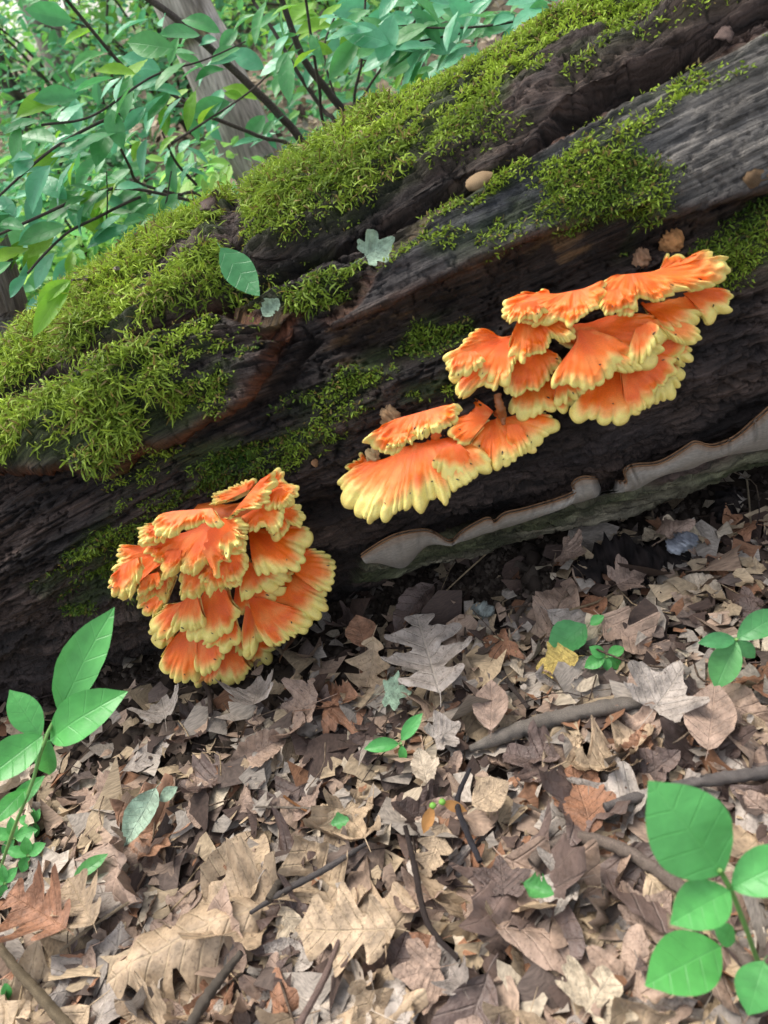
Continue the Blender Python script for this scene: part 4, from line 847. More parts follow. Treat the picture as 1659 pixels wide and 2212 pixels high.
# --- crumbled leaf fragments, one mass
nfr = 10500; r = np.random.default_rng(5)
fx = r.uniform(-0.95, 0.95, nfr * 2); fy = r.uniform(0.12, 0.98, nfr * 2)
dl_ = -((np.stack([fx, fy, 0 * fx], -1) - A0) @ NB); sl_ = (np.stack([fx, fy, 0 * fx], -1) - A0) @ EX; lf_ = sstep(0.62, 0.40, sl_)
thin = (0.16 + 0.84 * sstep(0.02, 0.16, dl_)) * (1 - lf_) + (0.10 + 0.90 * sstep(0.08, 0.30, dl_)) * lf_
g1_ = ground_hit(1060, 1290); thin = thin * (1 - 0.85 * np.exp(-(((fx - g1_[0]) / 0.10) ** 2 + ((fy - g1_[1]) / 0.06) ** 2)))
kp = (dl_ > -0.03) & (r.random(nfr * 2) < thin); fx, fy = fx[kp][:nfr], fy[kp][:nfr]; nfr = len(fx)
cz = ground_z(fx, fy) + r.uniform(0.001, 0.024, nfr); sz = r.lognormal(math.log(0.0088), 0.5, nfr); an = r.uniform(0, 6.28, nfr)
nn = np.array([0, 0, 1.0]) + r.normal(size=(nfr, 3)) * 0.35; nn /= np.linalg.norm(nn, axis=1)[:, None]
xa = np.cross(nn, np.stack([np.cos(an), np.sin(an), 0 * an], -1)); xa /= np.linalg.norm(xa, axis=1)[:, None]; ya = np.cross(nn, xa)
u = np.array([-1, 0, 1.0]); Pk = []
for a in u:
    for b in u:
        jx = a + r.normal(size=nfr) * 0.28; jy = (b + r.normal(size=nfr) * 0.3) * 0.7; bz = 0.35 * (jx ** 2) * r.normal(size=nfr) * 0.7 + r.normal(size=nfr) * 0.16
        Pk.append(np.stack([fx, fy, cz], -1) + sz[:, None] * (xa * jx[:, None] + ya * jy[:, None] + nn * bz[:, None]))
V = np.stack(Pk, 1); b = (np.arange(nfr) * 9)[:, None, None]; q = np.array([[0, 3, 4, 1], [1, 4, 5, 2], [3, 6, 7, 4], [4, 7, 8, 5]])[None]
pal = np.array([(0.37, 0.28, 0.18), (0.31, 0.265, 0.22), (0.31, 0.22, 0.16), (0.22, 0.11, 0.06), (0.07, 0.045, 0.035), (0.46, 0.38, 0.28), (0.11, 0.08, 0.065)])
cf = pal[r.choice(7, nfr, p=[0.22, 0.20, 0.16, 0.08, 0.16, 0.06, 0.12])] * r.uniform(0.7, 1.2, (nfr, 1))
o = link('leaf_litter', make_mesh('leaf_litter', V.reshape(-1, 3), (b + q).reshape(-1, 4), np.repeat(cf, 9, 0), None, M_LITTER, True))
tag(o, 'crumbled brown leaf fragments covering the ground', 'leaf litter', kind='stuff')

# --- bits of stalk and twig scattered in the litter
r = np.random.default_rng(25); nb_ = 420; parts = []; cs_ = []
for i in range(nb_):
    x0, y0 = r.uniform(-0.9, 0.9), r.uniform(0.15, 0.9); L = r.uniform(0.02, 0.10); a = r.uniform(0, 6.28); z0 = float(ground_z(x0, y0)) + r.uniform(0.008, 0.03)
    if -((np.array([x0, y0, 0]) - A0) @ NB) < 0.0: continue
    d = np.array([math.cos(a), math.sin(a), r.normal() * 0.15]); k = np.array([-d[1], d[0], 0]) * r.normal() * 0.12
    P = [np.array([x0, y0, z0]), np.array([x0, y0, z0]) + d * L * 0.5 + k * L, np.array([x0, y0, z0]) + d * L]; v, f = tube(P, r.uniform(0.0004, 0.0013), 6, 4); parts.append((v, f))
    cs_.append(np.tile(np.array([(0.34, 0.25, 0.15), (0.10, 0.07, 0.05), (0.22, 0.16, 0.11), (0.05, 0.035, 0.03)][r.integers(0, 4)]) * r.uniform(0.8, 1.2), (len(v), 1)))
V, F = merge(parts); o = link('stalk_bits', make_mesh('stalk_bits', V, F, np.vstack(cs_), None, M_STICK))
tag(o, 'thin broken stalks and twigs scattered through the litter', 'twigs', kind='stuff')

# --- soil crumbs along the log
nsb = 6000; parts = []; r = np.random.default_rng(15); tv = np.array([(1, 0, 0), (-1, 0, 0), (0, 1, 0), (0, -1, 0), (0, 0, 1), (0, 0, -1)], float)
tf_ = np.array([(0, 2, 4), (2, 1, 4), (1, 3, 4), (3, 0, 4), (2, 0, 5), (1, 2, 5), (3, 1, 5), (0, 3, 5)])
ss = r.uniform(-0.2, 1.3, nsb); dd = np.abs(r.normal(0, 0.15, nsb)) - 0.03; P0 = A0 + EX * ss[:, None] - NB * dd[:, None]
bl = r.random(nsb) < 0.25; g0 = ground_hit(1050, 1290); P0[bl] = g0 + np.stack([r.normal(0, 0.075, bl.sum()), r.normal(0, 0.05, bl.sum()), np.zeros(bl.sum())], -1)
P0[:, 2] = ground_z(P0[:, 0], P0[:, 1]); sz = r.lognormal(math.log(0.0038), 0.5, nsb)
V = P0[:, None] + (tv[None] * r.uniform(0.6, 1.3, (nsb, 6, 1)) + r.normal(size=(nsb, 6, 3)) * 0.15) * sz[:, None, None]
cs = mixc((0.028, 0.019, 0.014), (0.115, 0.09, 0.07), r.random(nsb) ** 1.8)
o = link('soil_crumbs', make_mesh('soil_crumbs', V.reshape(-1, 3), (np.arange(nsb)[:, None, None] * 6 + tf_[None]).reshape(-1, 3), np.repeat(cs, 6, 0), None, M_CRUMB))
tag(o, 'dark crumbly soil along the foot of the log', 'soil', kind='stuff')

# --- fallen leaves that stand out: (label, base px, tip px, kind, colour, width, lift, cup, bend)
special = [
    ('large curled tan oak leaf rolled over a hollow at the twig fork', (560, 1945), (215, 2110), 'oak', 'tan', 1.5, 0.035, -0.7, -0.7),
    ('big flat tan oak leaf with long pointed lobes', (860, 2010), (640, 2010), 'oak', 'tan', 1.3, 0.03, 0.2, 0.5),
    ('upright brown oak leaf beside the green weeds', (150, 2010), (25, 1935), 'oak', 'rust', 1.6, 0.045, 0.5, 0.6),
    ('tan oak leaf standing on edge above the curled one', (205, 2000), (150, 1900), 'oak', 'tan', 1.3, 0.04, 0.4, 0.3),
    ('smooth tan oak leaf under the dark forked twig', (960, 1780), (920, 1895), 'oak', 'tan', 1.3, 0.022, 0.3, 0.3),
    ('reddish brown blotched leaf between the two grey branches', (1280, 1800), (1235, 1650), 'chew', 'rust', 1.4, 0.022, 0.1, 0.2),
    ('pale orange ribbed leaf propped beside the small shrub', (1530, 1625), (1545, 1475), 'beech', 'pink', 1.2, 0.03, 0.2, 0.3),
    ('pinkish oval leaf standing near the lobed green one', (1062, 1580), (1062, 1470), 'beech', 'pink', 1.2, 0.028, 0.3, 0.2),
    ('large grey crumpled leaf at the end of the thick branch', (1390, 1560), (1480, 1440), 'maple', 'grey', 1.3, 0.02, 0.25, 0.3),
    ('wide pink maple leaf near the thin dark twig', (980, 2080), (850, 2120), 'maple', 'pink', 1.3, 0.02, 0.1, 0.2),
    ('grey maple leaf with lifted points beside the dark stem', (1010, 2150), (975, 2090), 'maple', 'grey', 1.3, 0.03, 0.5, 0.5),
    ('broad grey-brown maple leaf at the curved branch', (1270, 1890), (1160, 1930), 'maple', 'grey', 1.4, 0.03, 0.3, 0.3),
    ('shadowed brown maple leaf behind the chewed green one', (1090, 1960), (1080, 1850), 'maple', 'dark', 1.3, 0.026, 0.2, 0.3),
    ('brown arching maple leaf tucked beneath the log', (1420, 1170), (1500, 1120), 'maple', 'pink', 1.4, 0.03, -0.3, -0.4),
    ('brown maple leaf resting on the black rotten wood', (1200, 1190), (1270, 1195), 'maple', 'pink', 1.2, 0.02, 0.2, 0.4),
    ('folded brown leaf against the log foot', (790, 1400), (770, 1330), 'beech', 'rust', 1.5, 0.03, 0.2, 0.4),
    ('tall grey-brown lobed leaf leaning at the log foot', (950, 1500), (900, 1330), 'oak', 'grey', 1.3, 0.035, 0.1, 0.2),
    ('curled grey leaf beneath the bulky fungus', (545, 1545), (560, 1470), 'maple', 'grey', 1.2, 0.03, 0.5, 0.6),
    ('small grey leaf with white edges below the bulky fungus', (360, 1570), (350, 1505), 'maple', 'grey', 1.1, 0.025, 0.4, 0.4),
    ('olive grey lobed leaf beside the seedling with three leaves', (920, 1610), (1000, 1560), 'maple', 'grey', 1.3, 0.024, 0.2, 0.2),
    ('tan cracked leaf under the reddish blotched one', (1020, 1740), (1100, 1690), 'beech', 'tan', 1.5, 0.026, 0.1, 0.2),
    ('pale large oak leaf at the corner of the litter', (1250, 2215), (1330, 2090), 'maple', 'pale', 1.5, 0.02, 0.15, 0.2),
    ('pale brown ragged leaf below the bright seedling', (1370, 2030), (1450, 1930), 'maple', 'pink', 1.4, 0.02, 0.1, 0.1),
    ('bleached lacy leaf beside the samara', (925, 1700), (905, 1620), 'chew', 'pale', 1.1, 0.026, 0.3, 0.5),
    ('orange brown leaf beside the sprouting moss stems', (1300, 1330), (1270, 1290), 'beech', 'rust', 1.3, 0.02, 0.2, 0.4),
    ('tan pointed leaf near the black rotten wood', (1310, 1270), (1400, 1235), 'maple', 'pink', 1.2, 0.022, 0.3, 0.4),
]
for i, (lb_, b, t, kd, cc, wd, lift, cup, bend) in enumerate(special):
    me = leaf_mesh('fallen_leaf', LM[cc], kd, 300 + i, cup=cup, bend=bend, wrinkle=0.05, twist=0.35 * math.sin(i * 2.1), wid=wd)
    o = link('fallen_leaf', me); B = ground_hit(*b, lift + 0.012); T_ = ground_hit(*t, lift + 0.012 + 0.012 * math.sin(i))
    put_leaf(o, B, T_, ZUP * 0.8 + TOCAM(B) * 0.4 + 0.15 * np.array([math.sin(i * 1.7), math.cos(i * 2.3), 0])); tag(o, lb_, 'leaf')
greens = [
    ('fallen_leaf', 'pale grey-green folded leaf lying on brown litter', (338, 1705), (268, 1832), 'beech', 'palegreen', 0.95, 0.035, 0.7, 0.3),
    ('fallen_leaf', 'small pale green leaf tip beside the folded grey-green leaf', (345, 1730), (385, 1700), 'beech', 'palegreen', 1.2, 0.03, 0.3, 0.3),
    ('fallen_leaf', 'glossy green fallen leaf touching the yellow one', (1265, 1350), (1185, 1408), 'beech', 'green', 1.4, 0.03, 0.3, 0.2),
    ('fallen_leaf', 'small green leaf piece above the glossy green leaf', (1275, 1350), (1305, 1330), 'beech', 'seedling', 1.3, 0.03, 0.3, 0.2),
    ('fallen_leaf', 'yellow fallen leaf with brown end', (1250, 1418), (1158, 1445), 'chew', 'yellow', 1.6, 0.028, 0.2, 0.2),
    ('fallen_leaf', 'green lobed maple leaf lying among brown leaves', (815, 1500), (890, 1495), 'maple', 'palegreen', 1.2, 0.03, 0.1, 0.2),
    ('fallen_leaf', 'shredded shiny green leaf on the shadowed maple leaf', (1132, 1910), (1200, 1935), 'chew', 'green', 1.6, 0.05, 0.9, 1.0),
    ('fallen_leaf', 'small ragged green leaf in the dark litter', (715, 1780), (755, 1770), 'chew', 'green', 1.6, 0.03, 0.4, 0.4),
    ('fallen_leaf', 'green leaf sliver under the grey bleached leaf', (160, 1895), (235, 1845), 'beech', 'green', 0.8, 0.025, 0.3, 0.4),
]
for i, (nm, lb_, b, t, kd, cc, wd, lift, cup, bend) in enumerate(greens):
    me = leaf_mesh(nm, LM[cc], kd, 400 + i, cup=cup, bend=bend, wrinkle=0.03, wid=wd); o = link(nm, me)
    B = ground_hit(*b, lift + 0.012); T_ = ground_hit(*t, lift + 0.012); put_leaf(o, B, T_, ZUP * 0.7 + TOCAM(B) * 0.6); tag(o, lb_, 'leaf')
# leaves resting on the log
for i, (lb_, b, t, kd, cc, wd, tw) in enumerate([
        ('drooping green leaf with brown edge caught on the mossy log', (478, 538), (563, 642), 'beech', 'green', 0.9, 0.2),
        ('pale green lobed leaf lying on the mossy log', (770, 566), (856, 512), 'maple', 'palegreen', 1.0, 0.4),
        ('small torn pale leaf on the bark slab', (568, 682), (603, 645), 'chew', 'palegreen', 1.5, 0.3)]):
    me = leaf_mesh('fallen_leaf', LM[cc], kd, 440 + i, cup=0.3, bend=0.4, wrinkle=0.03, twist=tw, wid=wd); o = link('fallen_leaf', me)
    B, n_ = log_hit(*b); T_, _ = log_hit(*t); db = (B - CAM) @ FWD; dt = (T_ - CAM) @ FWD; dm_ = min(db, dt) - 0.015; B = at_dist(*b, dm_); T_ = at_dist(*t, dm_ - 0.006); put_leaf(o, B, T_, unit(TOCAM(B) + 0.3 * ZUP)); tag(o, lb_, 'leaf')

# ================================================================== STICKS
sticks = [
    ('fallen_branch', 'thick pale grey branch half buried in litter', [(1015, 1618), (1100, 1585), (1200, 1553), (1300, 1530), (1410, 1512)], [0.0035, 0.0085, 0.0092, 0.0078, 0.0084, 0.0045], (0.25, 0.215, 0.18), 0.026),
    ('fallen_branch', 'arched grey-brown branch running under the bright seedling', [(1148, 1865), (1190, 1829), (1245, 1812), (1305, 1820), (1370, 1849), (1430, 1889), (1478, 1925), (1545, 2000), (1640, 2110)], [0.006, 0.006, 0.006, 0.006, 0.0055, 0.005], (0.20, 0.155, 0.125), 0.040),
    ('fallen_branch', 'straight grey branch ending behind the bright seedling', [(1305, 1744), (1410, 1712), (1505, 1689), (1600, 1676), (1700, 1662)], [0.004, 0.005, 0.0055, 0.006], (0.19, 0.165, 0.15), 0.030),
    ('fallen_twig', 'dark kinked twig beside the samara', [(1015, 1660), (988, 1729), (1005, 1789), (1037, 1862)], [0.002, 0.0028, 0.003, 0.0026], (0.05, 0.045, 0.05), 0.045),
    ('fallen_twig', 'long thin dark twig curving past the pink maple leaf', [(875, 1785), (893, 1859), (915, 1969), (940, 2019), (990, 2072)], [0.0022, 0.003, 0.0026, 0.002], (0.055, 0.04, 0.035), 0.042),
    ('fallen_twig', 'bent bare twig leaning on the soil by the log', [(1008, 1420), (1060, 1402), (1110, 1357), (1120, 1327), (1150, 1287)], [0.003, 0.0035, 0.0035, 0.003], (0.15, 0.115, 0.09), 0.020),
    ('fallen_twig', 'short thin twig below the glossy green leaf', [(1083, 1450), (1110, 1490), (1142, 1530)], 0.0024, (0.09, 0.07, 0.06), 0.03),
    ('fallen_twig', 'straight grey twig crossing the flat oak leaf', [(792, 1822), (700, 1879), (625, 1919), (540, 1972)], [0.0022, 0.003, 0.0032, 0.002], (0.15, 0.13, 0.12), 0.042),
    ('fallen_twig', 'sturdy grey twig stretched below the curled oak leaf', [(522, 2057), (480, 2109), (440, 2165), (400, 2235)], [0.003, 0.0045, 0.005, 0.005], (0.14, 0.115, 0.09), 0.045),
    ('fallen_twig', 'olive brown stem at the edge of the curled oak leaf', [(-20, 2020), (40, 2099), (90, 2154), (150, 2225)], [0.0035, 0.0045, 0.005], (0.17, 0.13, 0.08), 0.055),
    ('fallen_twig', 'slender pinkish twig below the flat oak leaf', [(732, 2032), (700, 2114), (640, 2225)], [0.002, 0.003, 0.003], (0.25, 0.17, 0.14), 0.045),
    ('fallen_twig', 'short stub twig beneath the straight grey twig', [(605, 1905), (580, 1945)], 0.004, (0.15, 0.12, 0.09), 0.04),
    ('fallen_twig', 'thin pale twig lying level in the dark litter', [(552, 1743), (640, 1745), (700, 1748)], 0.0012, (0.28, 0.23, 0.18), 0.03),
    ('fallen_twig', 'thin orange twig in the dark litter', [(613, 1720), (650, 1745), (682, 1760)], 0.0014, (0.33, 0.15, 0.06), 0.03),
    ('fallen_twig', 'thin dry stalk arching over brown leaves near the green shoot', [(1230, 1318), (1290, 1300), (1345, 1270)], 0.0013, (0.30, 0.22, 0.13), 0.03),
    ('dry_stalk', 'upright dry grass stalk at the log end', [(1613, 1035), (1618, 1080), (1622, 1130)], 0.0012, (0.36, 0.28, 0.18), 0.02),
    ('dry_stalk', 'upright thin dry stalk beside the bent twig', [(1003, 1345), (1006, 1390), (1003, 1435)], 0.0013, (0.22, 0.17, 0.13), 0.02),
    ('fallen_twig', 'twig poking down below the bulky fungus', [(440, 1475), (452, 1500), (455, 1545)], 0.003, (0.12, 0.09, 0.075), 0.03),
    ('fallen_twig', 'thin grey twig crossing under the tan cracked leaf', [(1230, 1750), (1180, 1755), (1140, 1740)], 0.0015, (0.2, 0.15, 0.11), 0.03),
    ('fallen_twig', 'bleached thin stalk slanting beside the upright oak leaf', [(285, 1945), (200, 2000), (130, 2055)], 0.0014, (0.32, 0.25, 0.17), 0.045),
]
for i, (nm, lb_, pxs, rr, cc, lift) in enumerate(sticks):
    P = [ground_hit(x, y, lift + 0.003 * math.sin(k * 2 + i)) for k, (x, y) in enumerate(pxs)]
    V, F = tube(P, rr, 16 + 14 * len(pxs), 10, 0.30, i); cv = np.array(cc) * (0.6 + 0.8 * fbm(V[:, 0] * 120, V[:, 1] * 120 + V[:, 2] * 80, 4, i))[:, None]
    tag(link(nm, make_mesh(nm, V, F, cv, None, M_STICK)), lb_, 'stick' if nm != 'dry_stalk' else 'stalk')
# pale splintered wood chip and black rotten chunk
def slab_chunk(name, label, cat, px0, px1, wid, hgt, c1, c2, seed, lift):
    a = ground_hit(*px0, lift); b = ground_hit(*px1, lift); L = np.linalg.norm(b - a); x = unit(b - a); y = unit(np.cross(ZUP, x)); n_, k = 40, 16
    t = np.linspace(0, 1, n_); ph = np.linspace(0, 2 * np.pi, k, endpoint=False); w_ = (np.sin(np.pi * np.clip(t, 0.02, 0.98)) ** 0.4)[:, None] * (0.30 + 1.4 * fbm(t[:, None] * 9, np.cos(ph)[None] * 2.5 + np.sin(ph)[None] * 3.5, 5, seed)) * (1 + 0.18 * np.random.default_rng(seed).normal(size=(n_, k)))
    V = a + x * (t * L)[:, None, None] + y * (w_ * np.cos(ph)[None] * wid)[..., None] + ZUP * (w_ * np.sin(ph)[None] * hgt)[..., None]
    V = V.reshape(-1, 3); cc = mixc(c1, c2, sstep(0.35, 0.7, fbm(V[:, 0] * 80, V[:, 1] * 80 + V[:, 2] * 60, 4, seed)))
    V = np.vstack([V, a, b]); cc = np.vstack([cc, c1, c1]); i = np.arange(k); m = n_ * k
    F = [grid_faces(n_, k, True), np.stack([np.full(k, m), (i + 1) % k, i], -1), np.stack([np.full(k, m + 1), (n_ - 1) * k + i, (n_ - 1) * k + (i + 1) % k], -1)]
    tag(link(name, make_mesh(name, V, F, cc, None, M_CRUMB)), label, cat)
slab_chunk('wood_chip', 'pale splintered wood chip below the bulky fungus', 'wood chip', (520, 1600), (745, 1553), 0.010, 0.004, (0.20, 0.16, 0.13), (0.34, 0.29, 0.24), 3, 0.022)
slab_chunk('rotten_wood', 'black rotten wood chunk on the leaves beneath the log', 'wood', (1240, 1235), (1490, 1195), 0.030, 0.020, (0.008, 0.006, 0.006), (0.03, 0.022, 0.02), 5, 0.014)
slab_chunk('rotten_wood', 'small black rotten piece at the log end', 'wood', (1560, 1130), (1585, 1060), 0.014, 0.016, (0.01, 0.007, 0.007), (0.035, 0.026, 0.022), 6, 0.014)
slab_chunk('lichen_flake', 'whitish blue lichen flake on the black rotten wood', 'lichen', (1445, 1190), (1500, 1155), 0.014, 0.006, (0.16, 0.17, 0.20), (0.40, 0.42, 0.46), 7, 0.045)
slab_chunk('lichen_flake', 'whitish lichen flake on bare soil beside the bent twig', 'lichen', (1020, 1310), (1065, 1325), 0.010, 0.006, (0.22, 0.24, 0.22), (0.50, 0.55, 0.50), 8, 0.022)

# ================================================================== small things on the log
def cap_mushroom():
    h, n_ = log_hit(1038, 392); e = empty('brown_mushroom', h, 'small tan mushroom cap in the mossy crevice', 'mushroom')
    V, F = blob(h + TOCAM(h) * 0.012, 0.012, 4, (1.3, 1.0, 0.75), 0.12, 14, 22); c_ = h + TOCAM(h) * 0.012; ax = unit(ZUP + TOCAM(h) * 0.2 - EX * 0.4); hh = (V - c_) @ ax; V = V - np.where(hh < -0.0005, hh + 0.0005, 0)[:, None] * ax * 0.95; child('mushroom_cap', make_mesh('mushroom_cap', V, F, mixc((0.30, 0.19, 0.10), (0.40, 0.28, 0.16), fbm(V[:, 0] * 60, V[:, 2] * 60, 3, 2)), None, M_CRUMB), e)
    V, F = tube([h + TOCAM(h) * 0.01 - ZUP * 0.004, h - ZUP * 0.02 - OUT * 0.01], 0.005, 6, 8); child('stem', make_mesh('stem', V, F, np.tile((0.33, 0.24, 0.15), (len(V), 1)), None, M_CRUMB), e)
cap_mushroom()
for i, (lb_, px, rr, cc) in enumerate([
        ('crumbly tan fungus lump above the wide orange fungus', (1450, 526), 0.012, (0.62, 0.30, 0.12)), ('small brown knob behind the wide orange fungus', (1386, 560), 0.009, (0.42, 0.24, 0.14)),
        ('pale tan crumbly lump behind the low spreading fungus', (842, 902), 0.011, (0.48, 0.30, 0.16)), ('cream bulb at the edge of the low spreading fungus', (805, 985), 0.008, (0.72, 0.52, 0.27)),
        ('tiny tan lump on the bark beside the low spreading fungus', (680, 1000), 0.004, (0.45, 0.24, 0.12))]):
    h, n_ = log_hit(*px); V, F = blob(h + TOCAM(h) * rr * 0.4, rr, 40 + i, (0.9, 0.9, 1.1), 0.55, 30, 40, 3.6)
    tag(link('fungus_lump', make_mesh('fungus_lump', V, F, np.array(cc) * (0.5 + fbm(V[:, 0] * 150, V[:, 2] * 150, 3, i))[:, None], np.zeros((len(V), 2)), M_CRUMB)), lb_, 'fungus')
# bark shards standing on the crest, twig on the moss
for i, (lb_, nm, pxs, rr, cc) in enumerate([
        ('upright brown bark shard on the mossy crest', 'bark_shard', [(432, 575), (430, 545), (436, 510)], [0.006, 0.006, 0.003], (0.10, 0.075, 0.055)),
        ('ragged bark chip at the break of the mossy crest', 'bark_shard', [(462, 470), (470, 445), (480, 430)], [0.006, 0.008, 0.003], (0.16, 0.11, 0.09)),
        ('pale twig lying on the curly moss', 'fallen_twig', [(205, 640), (240, 628), (275, 618)], [0.003, 0.003, 0.0022], (0.30, 0.24, 0.20)),
        ('pinkish bark chip stuck in the crevice', 'bark_shard', [(1565, 105), (1570, 90), (1575, 78)], [0.005, 0.005, 0.002], (0.26, 0.18, 0.15)),
        ('brown bark curl along the plank edge', 'bark_shard', [(1590, 425), (1620, 412), (1650, 405), (1700, 385)], [0.002, 0.005, 0.006, 0.005], (0.22, 0.14, 0.075))]):
    P = [log_hit(*q)[0] + TOCAM(np.zeros(3)) * (0.010 if nm == 'bark_shard' else 0.022) for q in pxs]
    if nm == 'bark_shard':
        C_ = catmull(P, 12); T_ = unit(C_[-1] - C_[0]); S_ = unit(np.cross(T_, TOCAM(C_[0]))); N_ = np.cross(S_, T_); q = np.linspace(-1, 1, 7); wv = np.interp(np.linspace(0, 1, 12), np.linspace(0, 1, len(rr)), rr) * 1.5
        rg = np.random.default_rng(i); L_ = wv * rg.uniform(0.7, 1.3, 12); R_ = wv * rg.uniform(0.7, 1.3, 12); G = np.where(q[None] < 0, q[None] * L_[:, None], q[None] * R_[:, None])
        top = C_[:, None] + S_ * G[..., None] - N_ * (G ** 2 * 55)[..., None] + N_ * ((fbm(np.arange(12)[:, None] * 0.7, q[None] * 2, 3, i) - 0.5) * 0.006)[..., None]
        V = np.concatenate([top.reshape(-1, 3), (top - N_ * 0.002).reshape(-1, 3)]); F = [grid_faces(12, 7), grid_faces(12, 7)[:, ::-1] + 84]
        ed = list(range(7)) + [k * 7 + 6 for k in range(1, 12)] + [77 + k for k in range(5, -1, -1)] + [k * 7 for k in range(10, 0, -1)]; F.append(np.array([[ed[k], ed[(k + 1) % len(ed)], ed[(k + 1) % len(ed)] + 84, ed[k] + 84] for k in range(len(ed))]))
    else: V, F = tube(P, rr, 20, 10, 0.6, 20 + i)
    tag(link(nm, make_mesh(nm, V, F, np.array(cc) * (0.5 + fbm(V[:, 0] * 200, V[:, 2] * 200, 3, i))[:, None], None, M_STICK)), lb_, 'bark' if nm == 'bark_shard' else 'stick')

# ================================================================== LIVE PLANTS IN FRONT
green_v = {k: [leaf_mesh('leaf', LM[k], 'oval', 500 + 10 * i + len(k), cup=0.25 + 0.2 * math.sin(i), bend=-0.35 - 0.25 * math.sin(i * 2), wrinkle=0.018, twist=0.3 * math.sin(i * 3), wid=1.0) for i in range(5)] for k in ('green', 'seedling', 'teal', 'lime')}
def plant(label, stem_px, leaves, colr, dist, name='seedling', stem_r=0.0018, stem_c=(0.12, 0.25, 0.06), group=None):
    """stem_px: [(x, y, D)], leaves: [(base, tip, width)] with D along the view axis"""
    sp3 = [at_dist(*q) for q in stem_px]; foot = sp3[-1]; e = empty(name, foot, label, 'plant', group)
    V, F = tube(sp3, stem_r, 16, 7, 0.05); child('stem', make_mesh('stem', V, F, np.tile(stem_c, (len(V), 1)), None, M_STEM), e)
    for i, (b, t, wd) in enumerate(leaves):
        db = dist if len(b) == 2 else b[2]; dt = dist if len(t) == 2 else t[2]; B = at_dist(b[0], b[1], db); T_ = at_dist(t[0], t[1], dt)
        o = link('leaf', green_v[colr][i % 5], e); L = np.linalg.norm(T_ - B); x, y, z = frame(T_ - B, unit(ZUP * 0.55 + TOCAM(B)))
        o.matrix_basis = Matrix(((x[0] * L, y[0] * L * wd, z[0] * L, B[0] - foot[0]), (x[1] * L, y[1] * L * wd, z[1] * L, B[1] - foot[1]), (x[2] * L, y[2] * L * wd, z[2] * L, B[2] - foot[2]), (0, 0, 0, 1)))
    return e
def gdist(px, py): p = ground_hit(px, py); return float((p - CAM) @ FWD)
plant('bright green seedling with broad oval leaves over the arched branch', [(1555, 1880, 0.50), (1580, 1925, 0.51), (1610, 2000, 0.53), (1635, 2070, 0.56), (1660, 2120, gdist(1660, 2120))],
      [((1568, 1893, 0.50), (1405, 1690, 0.50), 1.42), ((1578, 1918, 0.505), (1745, 1840, 0.50), 1.15), ((1578, 1922, 0.505), (1448, 1995, 0.49), 1.25),
       ((1560, 2042, 0.53), (1395, 2128, 0.51), 1.25), ((1650, 2075, 0.52), (1615, 2195, 0.51), 1.5), ((1590, 2035, 0.535), (1543, 2000, 0.53), 1.3)], 'seedling', 0.5)
plant('tall green weed with long pointed leaves against the dark log', [(128, 1535, 0.74), (95, 1602, 0.73), (70, 1690, 0.73), (30, 1790, 0.74), (0, 1880, gdist(0, 1880))],
      [((122, 1545, 0.74), (242, 1312, 0.74), 0.72), ((95, 1600, 0.73), (268, 1492, 0.72), 0.98), ((92, 1588, 0.735), (-40, 1690, 0.70), 1.2), ((88, 1590, 0.735), (20, 1490, 0.74), 1.1),
       ((60, 1700, 0.73), (-20, 1780, 0.70), 0.9), ((20, 1750, 0.73), (95, 1675, 0.74), 0.8), ((100, 1600, 0.74), (105, 1680, 0.76), 0.9)], 'seedling', 0.73)
plant('five-leaved green shoot on bare soil', [(1310, 1418, gdist(1310, 1430) - 0.04), (1311, 1432, gdist(1310, 1430))],
      [((1308, 1418), (1273, 1397), 1.3), ((1312, 1416), (1350, 1398), 1.3), ((1306, 1420), (1262, 1442), 1.3), ((1311, 1420), (1313, 1450), 1.4), ((1314, 1420), (1346, 1445), 1.3)], 'seedling', gdist(1310, 1430) - 0.04)
plant('slender green shoot with drooping leaves near the ribbed leaf', [(1590, 1380, gdist(1600, 1450) - 0.05), (1600, 1420, gdist(1600, 1450) - 0.02), (1605, 1450, gdist(1600, 1450))],
      [((1590, 1380), (1508, 1388), 0.9), ((1592, 1378), (1700, 1320), 1.0), ((1590, 1384), (1545, 1490), 1.2), ((1594, 1384), (1632, 1422), 1.3)], 'green', gdist(1600, 1450) - 0.05)
plant('small three-leaved shoot beside the olive grey leaf', [(865, 1605, gdist(865, 1620) - 0.045), (868, 1625, gdist(865, 1620))],
      [((866, 1600), (912, 1540), 0.8), ((862, 1605), (785, 1617), 0.85), ((868, 1610), (872, 1646), 1.1)], 'seedling', gdist(865, 1620) - 0.045)
for i, (x, y, s_) in enumerate([(30, 1835, 1.0), (60, 1870, 0.9), (10, 1930, 0.9), (75, 1795, 0.7), (15, 2180, 0.8)]):
    D_ = gdist(x, y); rr_ = np.random.default_rng(i)
    plant('little green weed growing beside the tall weed' if i < 4 else 'little green weed by the olive stem', [(x, y - 25 * s_, D_ - 0.03), (x + 3, y + 5, D_)],
          [((x, y - 25 * s_), (x + 55 * s_ * math.cos(a), y - 25 * s_ - 45 * s_ * math.sin(a)), 1.0 + 0.3 * rr_.random()) for a in (0.4 + 0.3 * i, 1.7, 2.8, 4.2 + 0.2 * i)], 'seedling', D_ - 0.03, group='little weeds at the litter edge' if i < 4 else None)
